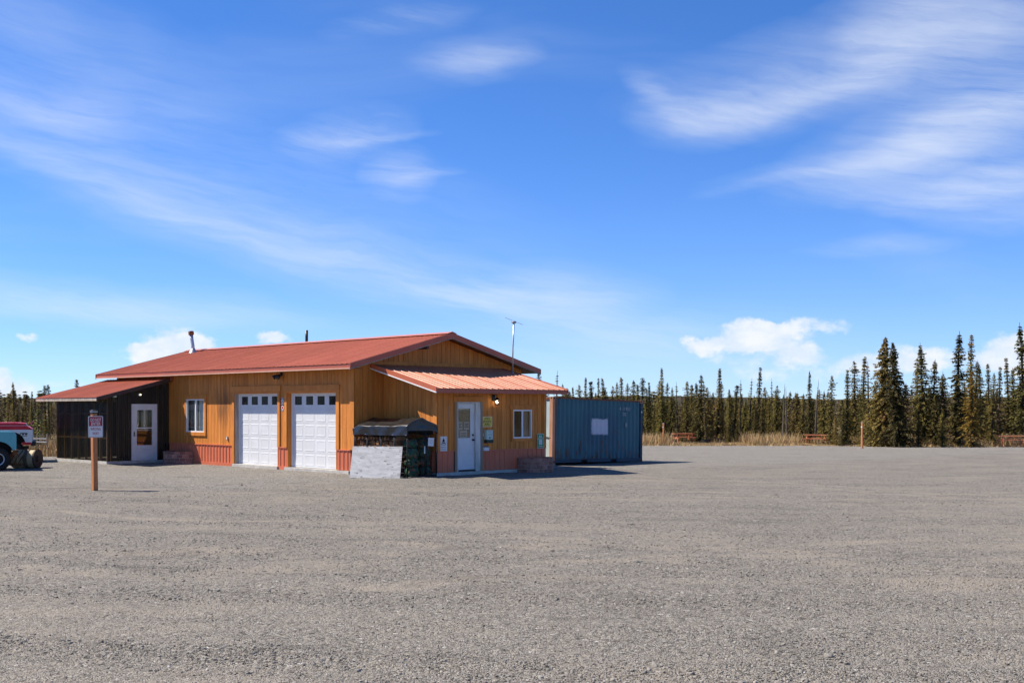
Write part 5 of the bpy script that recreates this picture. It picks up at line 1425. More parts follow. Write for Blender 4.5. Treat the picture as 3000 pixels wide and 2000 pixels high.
m = MB(); m.tube([(0.10, -0.5, 0.62), (0.38, -0.55, 0.60), (0.52, -0.52, 0.50)], 0.03, 8); m.tube([(0.2, -0.2, 0.7), (0.5, -0.25, 0.62)], 0.025, 8); m.box(0.36, 0.50, -0.7, -0.62, 0.50, 0.66); m.build('front_brackets', RUST, truck)
for x in (-0.10, -3.35):
    for y in (-0.82, 0.82): wheel(truck, x, y, WR, WR, 0.26, 0.205, SIGNW)
m = MB(); m.box(-0.2, 0.0, -0.7, 0.7, 0.34, 0.42); m.box(-3.45, -3.25, -0.7, 0.7, 0.34, 0.42); m.build('axle', RUST, truck)

# white and red truck behind: rear quarter seen above
gx, gy = -18.98, 46.4
t2 = thing('white_red_truck', 'white pickup with a red stripe parked behind the teal one', 'truck', (gx, gy, gz(gx, gy)), R(21))
ro = [(-5.2, 0.60), (-4.9, 0.55)] + arch(-4.1, 0.62, 0.58, 172, 8) + [(-3.3, 0.62), (-1.0, 0.64)] + arch(-0.40, 0.66, 0.50, 184, 0) + [(0.28, 0.68), (0.34, 0.78), (0.36, 1.20), (0.34, 1.235), (-5.2, 1.25)]
body(t2, ro, -0.95, -0.88, CARW, 'near_side'); body(t2, ro, 0.88, 0.95, CARW, 'far_side')
m = MB(); m.prism([(0.34, 1.237), (0.33, 1.27), (0.14, 1.38), (0.10, 1.47), (-0.2, 1.50), (-5.2, 1.51), (-5.2, 1.252)], 1, -0.96, 0.96); m.build('red_upper_body', CARR, t2)
m = MB(); m.box(-5.2, 0.12, -0.972, -0.961, 1.385, 1.40); m.build('trim_strip', pm('pink_white_strip', (0.75, 0.55, 0.58), rough=0.25), t2)
m = MB(); m.box(-0.02, 0.30, -0.956, -0.951, 0.655, 0.755); m.build('red_sill', CARR, t2)
m = MB(); m.prism([(-2.1, 1.512), (-2.45, 2.02), (-3.6, 2.04), (-4.1, 1.512)], 1, -0.84, 0.84); m.build('cab', CARR, t2)
m = MB(); m.box(0.30, 0.46, -0.92, 0.92, 0.62, 0.80); m.build('bumper', BLKP, t2)
m = MB(); m.box(-0.10, 0.17, -0.957, -0.951, 1.09, 1.115); m.box(-0.10, -0.07, -0.957, -0.951, 1.0, 1.088); m.box(-0.03, 0.05, -0.957, -0.951, 1.03, 1.085); m.box(0.08, 0.16, -0.957, -0.951, 1.03, 1.085); m.box(-0.08, 0.16, -0.957, -0.951, 0.985, 1.005); m.build('badge', BLKP, t2)
m = MB(); m.box(-1.3, 0.28, -0.87, 0.87, 0.72, 1.28); m.build('bed_box', DARK, t2)
for x in (-4.1, -0.40):
    for y in (-0.80, 0.80): wheel(t2, x, y, 0.40, 0.40, 0.26, 0.21, STEEL)
m = MB(); m.box(-0.5, -0.3, -0.7, 0.7, 0.34, 0.44); m.box(-4.2, -4.0, -0.7, 0.7, 0.34, 0.44); m.box(-5.0, 0.2, -0.4, -0.3, 0.46, 0.58); m.box(-5.0, 0.2, 0.3, 0.4, 0.46, 0.58); m.build('chassis', BLKP, t2)

# cream steel drum with rusty frame
gx, gy = -17.05, 41.9
dr = thing('steel_drum_roller', 'worn cream steel drum with rusty rods lying on the gravel by the teal pickup', 'drum', (gx, gy, gz(gx, gy)), R(-8))
DRr = 0.325
m = MB(); m.lathe([(0.0, -0.46), (DRr - 0.03, -0.46), (DRr, -0.43), (DRr, -0.20), (DRr + 0.018, -0.19), (DRr + 0.018, -0.12), (DRr, -0.11), (DRr, 0.40), (DRr - 0.02, 0.43)], 32, 0, (0, 0, DRr)); m.build('drum_shell', CREAM, dr, smooth=False)
m = MB(); m.lathe([(DRr + 0.02, 0.08), (DRr + 0.024, 0.10), (DRr + 0.024, 0.20), (DRr + 0.02, 0.22)], 32, 0, (0, 0, DRr)); m.build('band', pm('band_steel', (0.18, 0.14, 0.09), (0.12, 0.09, 0.06), rough=0.8), dr)
m = MB(); m.lathe([(DRr + 0.005, 0.42), (DRr + 0.01, 0.46), (DRr - 0.03, 0.47), (0.10, 0.42), (0.08, 0.50), (0.0, 0.50)], 32, 0, (0, 0, DRr)); m.build('end_cap', pm('end_cap_shade', (0.06, 0.04, 0.032), (0.035, 0.027, 0.024), rough=0.7), dr)  # the shade on this end is put into its dark colour
m = MB(); m.beam((-0.40, -0.10, 2 * DRr + 0.02), (0.48, -0.06, 2 * DRr + 0.0), 0.04, 0.035); m.build('top_bar', RUST, dr)
for k in range(3):
    x = -0.36 + k * 0.17
    m = MB(); m.tube([(x + 0.20, -0.20, 2 * DRr - 0.03), (x + 0.05, -DRr - 0.03, DRr + 0.02), (x - 0.05, -DRr - 0.02, DRr - 0.16)], 0.018, 8); m.build('rod', RUST, dr)
m = MB(); m.box(-0.42, 0.06, -DRr - 0.07, -DRr + 0.02, DRr - 0.22, DRr - 0.16); m.build('lower_bar', RUST, dr)
m = MB(); m.tube([(-0.5, -0.1, 0.40), (-0.85, -0.1, 0.42), (-1.0, 0.0, 0.38)], 0.035, 8); m.build('hitch', RUST, dr)

# wire fence beyond the lean-to
f0, f1 = Vector((-26.6, 57.0)), Vector((-21.0, 54.0))
fe = thing('wire_fence', 'low wire fence with pale rails behind the lean-to', 'fence', (f0.x, f0.y, gz(f0.x, f0.y)), math.atan2(f1.y - f0.y, f1.x - f0.x))
flen = (f1 - f0).length
for k in range(4):
    x = flen * k / 3; m = MB(); m.tube([(x, 0, -0.1), (x, 0, 0.95)], 0.035, 8); m.build('fence_post', GREYW, fe)
for z in (0.55, 0.70):
    m = MB(); m.beam((0, -0.04, z), (flen, -0.04, z + 0.02), 0.02, 0.05); m.build('rail', pm('pale_rail', (0.5, 0.48, 0.45), rough=0.8) if 'pale_rail' not in MATS else MATS['pale_rail'], fe)
m = MB()
for k in range(int(flen / 0.12)): m.beam((k * 0.12, -0.02, 0.05), (k * 0.12, -0.02, 0.90), 0.006, 0.006)
for k in range(7): m.beam((0, -0.025, 0.08 + 0.13 * k), (flen, -0.025, 0.08 + 0.13 * k), 0.006, 0.006)
o = m.build('wire_net', STEEL, fe); o['kind'] = 'stuff'

# ------------------------------------------------------------------ picnic tables, posts, fire ring
def depth_for(py):
    """distance on the falling yard at which the ground meets a given line below the horizon (3000-pixel scale)"""
    k = (py - 1195) / 3500.0; return 1.668 / (k - 0.012)
def spot(px, py, d=None):
    d = d or depth_for(py); return ((px - 1500) / 3500.0 * d, d)
plank_me = {}
def picnic_table(label, x, y, rz):
    t = thing('picnic_table', label, 'picnic table', (x, y, gz(x, y) - 0.03), rz, 'red stained picnic tables by the trees')
    Lh = 0.92
    for k in range(5):
        m = MB(); yy = -0.30 + k * 0.15; m.box(-Lh, Lh, yy - 0.069, yy + 0.069, 0.715, 0.755); m.build('table_plank', TABLE, t)
    for s in (-1, 1):
        for k in range(2):
            m = MB(); yy = s * (0.62 + 0.15 * k) ; m.box(-Lh, Lh, yy - 0.069, yy + 0.069, 0.425, 0.465); m.build('bench_plank', TABLE, t)
    for e in (-0.68, 0.68):
        for s in (-1, 1):
            m = MB(); m.beam((e, s * 0.24, 0.712), (e, s * 0.58, 0.0), 0.045, 0.10, (0, 1, 0)); m.build('leg', TABLE, t)
        m = MB(); m.box(e + 0.024, e + 0.065, -0.80, 0.80, 0.325, 0.424); m.build('bench_bearer', TABLE, t)
        m = MB(); m.box(e + 0.024, e + 0.065, -0.36, 0.36, 0.615, 0.714); m.build('top_bearer', TABLE, t)
        m = MB(); m.beam((e * 0.94, 0, 0.36), (e * 0.12, 0, 0.70), 0.04, 0.085); m.build('brace', TABLE, t)
    return t
x, y = spot(2001, 1292, 99.0); picnic_table('picnic table half hidden by a dark spruce, nearest the container', x, y, R(16))
x, y = spot(2392, 1300); picnic_table('middle picnic table, in the grass left of the tall spruce pair', x, y, R(-28))
x, y = spot(2968, 1306); picnic_table('picnic table cut by the right edge of the picture', x, y, R(-18))
for px, py, h, lab in ((1944, 1302, 1.60, 'thin reddish post near the container by the left picnic table'), (2526, 1313, 1.66, 'thin reddish post in front of the tall spruces')):
    x, y = spot(px, py); t = thing('marker_post', lab, 'post', (x, y, gz(x, y)), R(30), 'reddish campsite posts')
    m = MB(); m.beam((0, 0, -0.1), (0.01, 0, h), 0.10, 0.10, (0, 1, 0)); m.build('post', CEDAR, t)
    m = MB(); m.box(-0.052, 0.072, -0.06, 0.06, h, h + 0.015); m.build('cap', VINYL, t)
    m = MB(); m.box(-0.055, -0.051, -0.04, 0.04, h - 0.32, h - 0.24); m.build('number_plate', SIGNW, t)
x, y = spot(2068, 1293, 98.0)
t = thing('fire_ring', 'low black steel fire ring beside the left picnic table', 'fire ring', (x, y, gz(x, y)))
m = MB(); m.lathe([(0.36, -0.05), (0.38, 0.0), (0.38, 0.24), (0.40, 0.27), (0.35, 0.27), (0.35, 0.0)], 20, 2); m.build('ring', BLACK, t)
m = MB(); m.lathe([(0.0, 0.03), (0.34, 0.01)], 12, 2); m.build('ash', SOIL, t)
m = MB()
for k in range(6): m.beam((-0.33, -0.2 + 0.08 * k, 0.285), (0.33, -0.2 + 0.08 * k, 0.285), 0.012, 0.012)
m.build('grate', BLACK, t)
x, y = spot(2488, 1303)
t = thing('tree_stump', 'short brown tree stump in dry grass left of the tall spruces', 'stump', (x, y, gz(x, y) - 0.03))
m = MB(); m.tube([(0, 0, -0.05), (0, 0, 0.1), (0.02, 0, 0.36)], [0.20, 0.15, 0.14], 12); m.build('trunk', BARK, t)
m = MB(); m.lathe([(0.0, 0.362), (0.12, 0.361)], 12, 2, (0.02, 0, 0)); m.build('cut_face', GREYW, t)

# ------------------------------------------------------------------ spruces
def foliage_material(name, lit, deep, brown):
    m = bpy.data.materials.new(name); m.use_nodes = True
    t = m.node_tree; b = NB(t); p = t.nodes['Principled BSDF']
    tc = b.n('ShaderNodeTexCoord'); oi = b.n('ShaderNodeObjectInfo')
    sh = b.n('ShaderNodeCombineXYZ')
    for i in range(3): b.l(b.math('MULTIPLY', oi.outputs['Random'], (31.0, 77.0, 13.0)[i]), sh.inputs[i])
    vec = b.vmath('ADD', tc.outputs['Object'], sh.outputs[0])
    col = b.mix(b.mapr(b.noise(vec, 2.6, 4, 0.6), 0.35, 0.68), (*deep, 1), (*lit, 1))
    col = b.mix(b.math('MULTIPLY', b.mapr(b.noise(b.mapping(vec, loc=(9, 2, 5)), 1.7, 4, 0.6), 0.52, 0.72), 0.8), col, (*brown, 1))
    wn_ = b.n('ShaderNodeTexWhiteNoise'); wn_.noise_dimensions = '1D'; b.l(oi.outputs['Random'], wn_.inputs['W'])
    hs = b.n('ShaderNodeHueSaturation')
    b.l(b.mapr(wn_.outputs[0], 0, 1, 0.485, 0.512, False), hs.inputs['Hue']); b.l(b.mapr(oi.outputs['Random'], 0, 1, 0.72, 1.35, False), hs.inputs['Value'])
    b.l(col, hs.inputs['Color']); b.l(hs.outputs[0], p.inputs['Base Color'])
    p.inputs['Roughness'].default_value = 0.75; p.inputs['Specular IOR Level'].default_value = 0.2
    tl = b.n('ShaderNodeBsdfTranslucent'); b.l(hs.outputs[0], tl.inputs[0])
    mx = b.n('ShaderNodeMixShader'); mx.inputs[0].default_value = 0.25
    b.l(p.outputs[0], mx.inputs[1]); b.l(tl.outputs[0], mx.inputs[2]); b.l(mx.outputs[0], t.nodes['Material Output'].inputs[0])
    return m
FOL = foliage_material('spruce_needles', (0.285, 0.222, 0.058), (0.115, 0.1, 0.029), (0.27, 0.17, 0.068))
FOLD = foliage_material('dark_spruce_needles', (0.175, 0.146, 0.044), (0.064, 0.061, 0.021), (0.14, 0.096, 0.04))
FOLO = foliage_material('rusty_spruce_needles', (0.4, 0.225, 0.045), (0.18, 0.12, 0.03), (0.33, 0.165, 0.045))
FOLY = foliage_material('young_spruce_needles', (0.20, 0.20, 0.045), (0.09, 0.10, 0.03), (0.13, 0.11, 0.04))
FOLB = foliage_material('bare_twigs', (0.15, 0.105, 0.07), (0.085, 0.062, 0.045), (0.17, 0.115, 0.075))

def spruce_arrays(seed, h, prof, z0, gap, nb, dens, tuft, droop=0.25, bend=0.0):
    """needle sprays (triangles) hung along drooping branches; returns crown verts, faces, and trunk"""
    rng = np.random.default_rng(seed)
    V = []; nT = 0
    z = z0
    lean = rng.normal(0, 0.02, 2) + np.array([bend, 0])
    def axis(zz): t = zz / h; return np.array([lean[0] * h * t * t, lean[1] * h * t * t])
    while z < h:
        t = z / h; r = prof(t)
        n = max(2, int(round(nb * rng.uniform(0.35, 1.35))))
        a0 = rng.uniform(0, 6.28)
        for k in range(n):
            a = a0 + 6.283 * k / n + rng.normal(0, 0.35)
            Lb = r * rng.uniform(0.35, 1.25)
            if rng.random() < 0.06: Lb *= 1.4
            if Lb < 0.03: continue
            pitch = 0.55 * t ** 3 - droop * (1 - t) + rng.normal(0, 0.12)
            nt = max(2, int(dens * Lb / tuft) + 1)
            ca_, sa_ = math.cos(a), math.sin(a)
            for q in range(nt):
                s = (q + rng.uniform(0.1, 1.0)) / nt
                c = axis(z)
                d = Lb * s
                zz = z + math.sin(pitch) * d - 0.20 * Lb * s * s + 0.08 * Lb * max(0, s - 0.7)
                P = np.array([c[0] + ca_ * d * math.cos(pitch), c[1] + sa_ * d * math.cos(pitch), zz])
                for side in range(3):
                    tw = a + rng.choice((-1, 1)) * rng.uniform(0.2, 1.2)
                    dn = rng.uniform(-0.75, 0.15)
                    dv = np.array([math.cos(tw) * math.cos(dn), math.sin(tw) * math.cos(dn), math.sin(dn)])
                    sv = np.array([-math.sin(tw), math.cos(tw), rng.normal(0, 0.55)])
                    ln = tuft * rng.uniform(0.7, 1.4); wd = tuft * rng.uniform(0.22, 0.42)
                    V += [P - sv * wd, P + sv * wd, P + dv * ln]
                    nT += 1
        z += gap * rng.uniform(0.7, 1.3)
    V = np.array(V); F = np.arange(len(V)).reshape(-1, 3)
    tr = MB(); pts = []
    for i in range(7):
        zz = h * i / 6.0; c = axis(zz); pts.append((c[0], c[1], zz - (0.12 if i == 0 else 0)))
    tr.tube(pts, [0.022 * h * (1 - 0.93 * i / 6.0) for i in range(7)], 7)
    rr = random.Random(seed)
    for _ in range(int(10 + h)):      # dead lower branches
        zz = rr.uniform(0.1, 0.45) * h; a = rr.uniform(0, 6.28); Lb = prof(zz / h) * rr.uniform(0.5, 1.0); c = axis(zz)
        tr.tube([(c[0], c[1], zz), (c[0] + math.cos(a) * Lb, c[1] + math.sin(a) * Lb, zz - 0.25 * Lb)], [0.012, 0.004], 4, False)
    return V, F, tr
def raw_mesh(name, V, F, mat):
    me = bpy.data.meshes.new(name)
    me.from_pydata(V.tolist(), [], F.tolist()); me.materials.append(mat); me.update(); return me

def p_cone(w, pw=0.85): return lambda t: w * (1 - t) ** pw * (0.55 + 0.45 * min(1, t / 0.12)) * (1 - 0.55 * smooth(0.88, 1.0, t))
def p_col(w): return lambda t: w * (0.42 + 0.58 * (1 - t) ** 0.9) * (1 - smooth(0.86, 1.0, t) * 0.9)
def p_club(w): return lambda t: w * ((1.05 * (1 - t / 0.6) ** 0.8 if t < 0.5 else 0.22) + 0.0) if t < 0.72 else w * 0.40 * math.sqrt(max(0, 1 - ((t - 0.86) / 0.145) ** 2))
def p_sparse(w): return lambda t: w * (1 - t) ** 0.7 * (0.35 + 0.65 * abs(math.sin(t * 23)))
def p_spire(w): return lambda t: w * ((1 - t / 0.55) * 0.75 + 0.22 if t < 0.55 else 0.22 * (1 - (t - 0.55) / 0.45) ** 0.6 + 0.03)
H0 = 5.0
PROTO = {}
def proto(kind, seed, prof, mat, z0=0.25, gap=0.15, nb=7, dens=1.5, tuft=0.17, droop=0.25, bend=0.0, bark=BARK):
    V, F, tr = spruce_arrays(seed, H0, prof, z0, gap, nb, dens, tuft, droop, bend)
    PROTO.setdefault(kind, []).append((raw_mesh('crown', V, F, mat), tr.mesh('trunk', bark)))
for s in range(5): proto('cone', 10 + s, p_cone(0.95 + 0.10 * s, 0.8 + 0.06 * s), FOL, gap=0.09, nb=8, tuft=0.11, dens=1.45, droop=0.15 + 0.08 * s)
for s in range(2): proto('dark', 20 + s, p_cone(0.90 + 0.15 * s, 0.8), FOLD, gap=0.09, nb=8, dens=1.3, tuft=0.11)
for s in range(5): proto('column', 30 + s, p_col(0.44 + 0.06 * s), FOL, gap=0.085, nb=6, dens=1.4, tuft=0.10, bend=0.012 * (s - 2))
for s in range(2): proto('club', 40 + s, p_club(0.70), FOLD, gap=0.075, nb=7, dens=1.3, tuft=0.10)
for s in range(4): proto('spire', 50 + s, p_spire(0.80 + 0.12 * s), FOL, gap=0.085, nb=7, dens=1.4, tuft=0.10, bend=0.01 * (s - 1.5))
for s in range(2): proto('sparse', 60 + s, p_sparse(0.5), FOL, gap=0.16, nb=4, dens=1.0, tuft=0.10)
proto('rusty', 70, p_cone(1.15), FOLO, gap=0.10, dens=1.3, tuft=0.11)
proto('bushy', 71, p_cone(1.35, 0.74), FOL, gap=0.07, nb=10, dens=1.7, tuft=0.12)
proto('bushy', 72, lambda t: 1.3 * (1 - t) ** 0.66 * (0.78 + 0.22 * math.sin(t * 14)) * (1 - 0.5 * smooth(0.86, 1.0, t)), FOLD, gap=0.07, nb=10, dens=1.7, tuft=0.12)
proto('dead', 80, lambda t: 0.30 * (1 - t), FOLB, gap=0.45, nb=3, dens=0.6, tuft=0.06, bark=DEADB)
proto('dead', 81, lambda t: 0.35 * (1 - t), FOLB, gap=0.5, nb=3, dens=0.5, tuft=0.06, bend=0.05, bark=DEADB)
proto('tall', 90, lambda t: 0.85 * (1 - t) ** 0.8 * (0.7 + 0.3 * math.sin(t * 34)) * (1 - 0.5 * smooth(0.88, 1.0, t)), FOLD, gap=0.08, nb=8, dens=1.3, tuft=0.11)
proto('young', 95, p_cone(1.7, 0.8), FOLY, z0=0.5, gap=0.32, nb=6, dens=1.2, tuft=0.26, droop=0.05)
proto('twig', 96, lambda t: 1.2 * math.sin(math.pi * min(1, t * 0.9 + 0.12)), FOLB, z0=0.4, gap=0.2, nb=6, dens=1.0, tuft=0.15, droop=-0.6, bark=DEADB)

trg = random.Random(5)
def tree(kind, x, y, h, label, group=None, name='spruce_tree', wide=1.0, rz=None, k=None):
    cr, tk = PROTO[kind][trg.randrange(len(PROTO[kind])) if k is None else k]
    t = thing(name, label, 'tree', (x, y, gz(x, y) - 0.08), trg.uniform(0, 6.28) if rz is None else rz, group)
    t.rotation_euler = (trg.gauss(0, 0.018), trg.gauss(0, 0.018), t.rotation_euler[2])
    sc = h / H0; t.scale = (sc * wide, sc * wide, sc)
    inst('trunk', tk, t); inst('crown', cr, t)
    return t
def at_top(px, top, d):
    """place and height of a tree seen at column px whose tip stands at line top, d metres away (3000-pixel scale)"""
    x = (px - 1500) / 3500.0 * d; return x, d, 2.1 + (1195 - top) / 3500.0 * d - gz(x, d) + 0.08
def key(kind, px, top, d, label, group=None, **kw):
    x, y, h = at_top(px, top, d); return tree(kind, x, y, h, label, group, **kw)
# those one can point to
key('bushy', 2586, 985, 83, 'broad tall spruce, left one of the tall pair at the right', k=0, wide=0.82)
key('bushy', 2633, 1001, 81, 'broad dark spruce, right one of the tall pair at the right', k=1, wide=0.74)
key('tall', 2806, 970, 84, 'tall ragged dark spruce between the pair and the rusty spruce', wide=1.15)
key('rusty', 2847, 1080, 81.5, 'rusty orange-tinged spruce near the right edge', wide=1.05)
key('tall', 3000, 942, 88, 'tallest spruce, cut by the right edge of the picture', wide=0.95)
key('cone', 2707, 1003, 86, 'pointed green spruce right of the tall pair', wide=0.9)
key('spire', 2841, 980, 95, 'thin tall spire of a spruce behind the rusty one', wide=0.85)
key('dark', 2052, 1094, 100, 'dark spruce growing against the left picnic table', wide=1.0)
key('dark', 2372, 1082, 95, 'slender dark spruce behind the middle picnic table', wide=0.55)
key('spire', 2219, 1074, 99, 'tallest slender spruce between the left and middle picnic tables', wide=0.9)
key('sparse', 2168, 1111, 98, 'thin see-through spruce between the left and middle picnic tables')
key('dead', 2389, 1111, 96, 'bare leaning dead trunk beside the slender dark spruce', name='dead_spruce', k=1, rz=0.3)
key('dead', 2294, 1124, 96, 'bare dead spruce pole left of the middle picnic table', name='dead_spruce', k=0)
key('dead', 2306, 1132, 97, 'shorter bare dead pole left of the middle picnic table', name='dead_spruce', k=0)
key('column', 2436, 1097, 90, 'thin lone spruce right of the middle picnic table', wide=0.75)
key('spire', 1943, 1078, 104, 'tall narrow spruce behind the thin post near the container', wide=0.8)
G1 = 'slender spruces lining the yard'
rows = [('spire', 2480, 1081), ('column', 2506, 1057), ('spire', 2526, 1045), ('sparse', 2543, 1057), ('column', 2683, 1062), ('dark', 2733, 1051), ('column', 2854, 1054), ('cone', 2875, 1066),
        ('spire', 2898, 1065), ('column', 2906, 1091), ('spire', 2928, 1073), ('spire', 2958, 1046), ('cone', 2974, 1074), ('cone', 2655, 1120), ('dark', 2770, 1100), ('cone', 2500, 1150), ('cone', 2560, 1140),
        ('club', 1883, 1107), ('column', 1896, 1134), ('spire', 1908, 1118), ('column', 1927, 1111), ('column', 1953, 1118), ('cone', 1968, 1131), ('sparse', 1985, 1118), ('column', 2012, 1114), ('column', 2024, 1129),
        ('dark', 2042, 1118), ('sparse', 2069, 1106), ('column', 2080, 1132), ('spire', 2102, 1079), ('column', 2116, 1115), ('column', 2138, 1137), ('club', 2151, 1129), ('sparse', 2195, 1106), ('column', 2244, 1132),
        ('sparse', 2263, 1107), ('column', 2274, 1128), ('column', 2399, 1138), ('cone', 2412, 1140), ('cone', 2330, 1145), ('cone', 2350, 1150),
        ('column', 1581, 1085), ('sparse', 1630, 1085), ('column', 1647, 1123), ('column', 1664, 1136), ('spire', 1682, 1134), ('column', 1697, 1123), ('spire', 1713, 1106), ('column', 1722, 1136), ('club', 1733, 1118),
        ('spire', 1753, 1106), ('column', 1763, 1136), ('dark', 1781, 1102), ('column', 1795, 1130), ('column', 1811, 1118), ('spire', 1825, 1105), ('column', 1838, 1120), ('column', 1852, 1112), ('spire', 1868, 1126)]
def zone(px):
    if px < 1885: return 'slender spruce in the row seen above the blue container', 'spruces above the container'
    if px < 2330: return 'slender spruce in the row between container and middle picnic table', 'spruces between container and middle table'
    if px < 2570: return 'slender spruce in the thin group left of the tall pair', 'spruces left of the tall pair'
    return 'spruce in the thick stand right of the tall pair', 'spruces right of the tall pair'
ORD = ['first', 'second', 'third', 'fourth', 'fifth', 'sixth', 'seventh', 'eighth', 'ninth', 'tenth', 'eleventh', 'twelfth', 'thirteenth', 'fourteenth', 'fifteenth', 'sixteenth', 'seventeenth', 'eighteenth', 'nineteenth', 'twentieth', 'twenty-first', 'twenty-second', 'twenty-third', 'twenty-fourth', 'twenty-fifth', 'twenty-sixth']
zc = {}
for kind, px, top in sorted(rows, key=lambda q: q[1]):
    d = trg.uniform(86, 98) if px > 2440 else trg.uniform(98, 112)
    lab, gr = zone(px); zc[gr] = zc.get(gr, -1) + 1
    x, y, h = at_top(px, top, d)
    tree(kind, x, y, h, lab.replace('spruce in', 'spruce, %s from left, in' % ORD[zc[gr]]), gr, wide=trg.uniform(0.8, 1.1))
# lower spruces filling the stand, kept clear of the tables
TBL = [spot(2001, 1292, 99.0), spot(2392, 1300), spot(2968, 1306)]
def near_table(x, y): return any(-4.5 < x - a < 2.0 and y < b_ + 3.5 for a, b_ in TBL)
made = 0
while made < 150:
    px = trg.uniform(1560, 3120)
    d = trg.uniform(88, 106) if px > 2440 else trg.uniform(102, 124)
    top = trg.gauss(1163, 12) if px < 2440 else trg.gauss(1134, 24)
    x, y, h = at_top(px, top, d)
    if near_table(x, y): continue
    lab, gr = zone(px); made += 1
    tree(trg.choice(('cone', 'column', 'cone', 'spire', 'dark', 'column', 'twig')), x, y, h, 'low ' + lab, 'low ' + gr, wide=trg.uniform(0.8, 1.3))
# small ones at the edge of the grass
for px, top, d in ((2030, 1225, 100), (2160, 1235, 96), (2215, 1190, 93), (2235, 1205, 92.5), (2450, 1215, 89), (2630, 1220, 82), (2690, 1200, 83), (2760, 1195, 83), (2135, 1245, 97), (2470, 1190, 88), (2560, 1170, 84), (2740, 1150, 85)):
    x, y, h = at_top(px, top, d); lab, gr = zone(px)
    tree(trg.choice(('cone', 'dark')), x, y, h, 'small young ' + lab.replace('slender ', ''), 'small ' + gr, wide=1.1)
# left of the lean-to
key('cone', 43, 1116, 84, 'tall ragged spruce above the trucks at the left edge', wide=0.8, k=0)
key('spire', 93, 1145, 88, 'narrow dark spruce left of the lean-to roof', wide=0.9)
key('club', 132, 1129, 80, 'left of two spruce tops over the lean-to eave', wide=0.8)
key('club', 146, 1127, 82, 'right of two spruce tops over the lean-to eave', wide=0.8)
key('club', 225, 1112, 92, 'single spruce top showing above the lean-to roof', wide=0.8)
for i in range(44):
    px = trg.uniform(-160, 175); d = trg.uniform(72, 110); x, y, h = at_top(px, trg.gauss(1178, 14), d)
    tree(trg.choice(('twig', 'twig', 'cone', 'sparse', 'column')), x, y, h, 'low brown tree in the thicket behind the trucks', 'thicket behind the trucks')
x, y = (112 - 1500) / 3500 * 55.5, 55.5
ys_ = tree('young', x, y, 2.15, 'small bright green spruce with a pink ribbon behind the drum', wide=1.0)
t = thing('ribbon', 'pink ribbon tied to the small bright green spruce', 'ribbon', (x - 0.10, y - 0.50, 1.42))
m = MB(); m.beam((-0.07, 0, -0.05), (0.01, 0, 0.03), 0.01, 0.04); m.build('tail', PINK, t)
m = MB(); m.beam((0.01, 0, 0.03), (-0.01, -0.01, -0.10), 0.01, 0.035); m.build('tail', PINK, t)
m = MB(); m.beam((0.0, 0.01, 0.02), (0.09, 0.01, 0.08), 0.012, 0.045); m.build('bow', PINK, t)

# far-off wood: one mass of simple spruces
def far_wood():
    rng = np.random.default_rng(9); low = []
    for s in range(5):
        V, F, _ = spruce_arrays(200 + s, 5.0, (p_cone(0.8), p_col(0.6), p_spire(0.8), p_cone(1.0), p_col(0.5))[s], 0.2, 0.34, 5, 0.9, 0.42)
        low.append(V)
    out = []
    for i in range(1350):
        d = 118 * (480 / 118) ** rng.random(); px = rng.uniform(-700, 3700); x = (px - 1500) / 3500 * d
        if d < 150 and px < 400: d += 40
        if i >= 950:      # the wood goes on round the left of the yard
            an = rng.uniform(R(-112), R(-34)); dd = 62 * (220 / 62) ** rng.random(); x, d = dd * math.sin(an), dd * math.cos(an)
        h = rng.uniform(2.6, 4.4) + d * 0.003 + (1.8 if i >= 950 else 0); a = rng.uniform(0, 6.28); k = h / 5.0
        V = low[rng.integers(5)].copy(); c, s = math.cos(a), math.sin(a)
        W = np.stack([(V[:, 0] * c - V[:, 1] * s) * k + x, (V[:, 0] * s + V[:, 1] * c) * k + d, V[:, 2] * k + gz(x, d) - 0.1], 1)
        out.append(W)
    V = np.concatenate(out); F = np.arange(len(V)).reshape(-1, 3)
    o = bpy.data.objects.new('distant_wood', raw_mesh('distant_wood', V, F, FOLW)); COL.objects.link(o)
    o['kind'] = 'stuff'; o['label'] = 'distant spruce wood behind the tree line'; o['category'] = 'wood'
FOLW = foliage_material('distant_needles', (0.2, 0.165, 0.055), (0.105, 0.09, 0.036), (0.2, 0.14, 0.075))
far_wood()
# low wooded rise on the horizon
m = MB(); n = 1400
for i in range(n + 1):
    x = -1500 + 3000 * i / n; hgt = 11.5 + 2.5 * abs(mnoise.noise(Vector((x * 0.31, 5, 0)))) + 4 * mnoise.noise(Vector((x * 0.004, 0, 0))) + 2.2 * mnoise.noise(Vector((x * 0.05, 1, 0))) + 1.2 * mnoise.noise(Vector((x * 0.2, 2, 0)))
    m.v += [(x, 1180, -3), (x, 1200, hgt), (x, 1500, hgt * 1.05)]
for i in range(n): a = 3 * i; m.f += [(a, a + 3, a + 4, a + 1), (a + 1, a + 4, a + 5, a + 2)]
m.build('hill', pm('wooded_rise', (0.045, 0.048, 0.032), (0.075, 0.062, 0.045), rough=0.95, spec=0.05, scale=0.05, stretch=(1, 1, 4)), kind='structure')

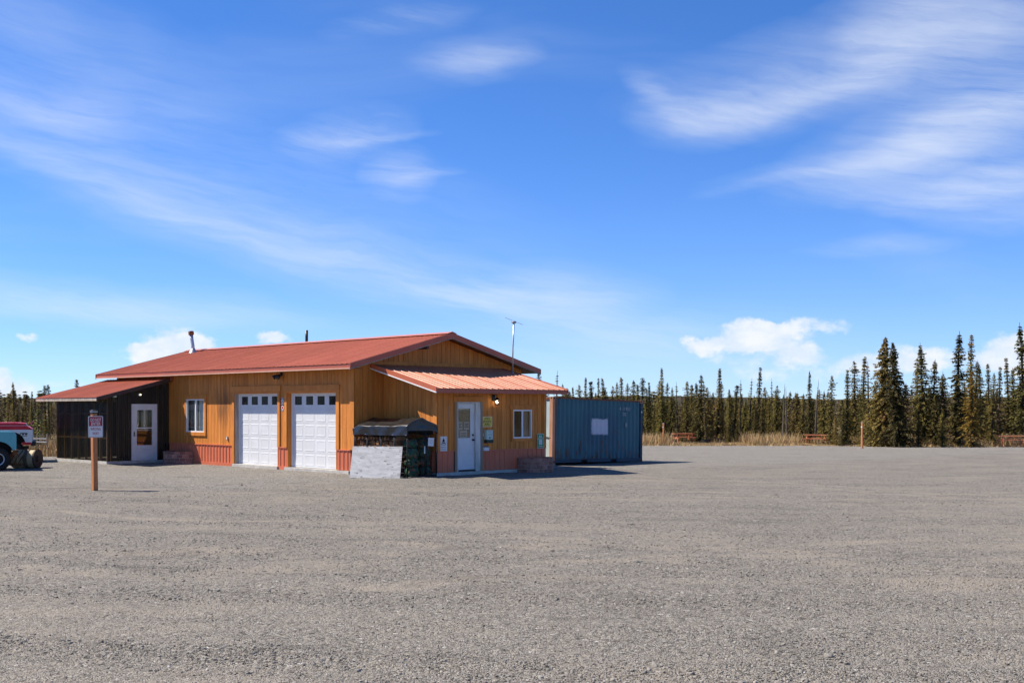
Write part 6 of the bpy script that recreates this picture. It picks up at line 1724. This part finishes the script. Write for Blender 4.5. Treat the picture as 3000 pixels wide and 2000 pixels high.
# ------------------------------------------------------------------ dry grass
def grass():
    rng = np.random.default_rng(4); V = []; F = []
    def blades(n, fx, hmin, hmax, wd):
        nonlocal V, F
        for _ in range(n):
            x, y = fx()
            h = rng.uniform(hmin, hmax) * (0.62 + 0.75 * max(0.0, 0.5 + mnoise.noise(Vector((x * 0.45, y * 0.45, 0)))))
            if open_front(x, y): h *= 0.22
            if h < 0.05: continue
            a = rng.uniform(0, 6.28); lx, ly = rng.normal(0, 0.28, 2) * h; z = gz(x, y) - 0.09
            o = len(V); c, s = math.cos(a) * wd, math.sin(a) * wd
            V += [(x - c, y - s, z), (x + c, y + s, z), (x + lx * 0.5 + c * 0.6, y + ly * 0.5 + s * 0.6, z + h * 0.62), (x + lx * 0.5 - c * 0.6, y + ly * 0.5 - s * 0.6, z + h * 0.62), (x + lx, y + ly, z + h)]
            F += [(o, o + 1, o + 2, o + 3), (o + 3, o + 2, o + 4)]
    TB = [spot(2001, 1292, 99.0), spot(2392, 1300), spot(2968, 1306), spot(2068, 1293, 98.0)]
    def open_front(x, y): return any(abs(x - a) < 2.2 and y < b_ + 1.3 for a, b_ in TB)
    def belt():
        x = rng.uniform(-8, 46); e = edge_y(x); return x, e - 0.8 + abs(rng.normal(0, 5.0))
    blades(46000, belt, 0.35, 0.95, 0.018)
    def fringe():
        x = rng.uniform(-6, 46); e = edge_y(x); return x, e - 1.5 + rng.normal(0, 0.9)
    blades(6000, fringe, 0.08, 0.3, 0.02)
    def left():
        x = rng.uniform(-42, -15); e = edge_y(x); return x, e - 0.4 + abs(rng.normal(0, 7.0))
    blades(9000, left, 0.3, 0.9, 0.02)
    me = bpy.data.meshes.new('dry_grass'); me.from_pydata(V, [], F)
    me.materials.append(pm('dry_grass', (0.56, 0.395, 0.20), (0.42, 0.285, 0.135), rough=0.9, spec=0.1, scale=0.6, speck=(1.3, (0.20, 0.17, 0.06), 0.55, 0.7)))
    o = bpy.data.objects.new('dry_grass', me); COL.objects.link(o)
    o['kind'] = 'stuff'; o['label'] = 'tall straw coloured dry grass along the edge of the yard'; o['category'] = 'grass'
grass()
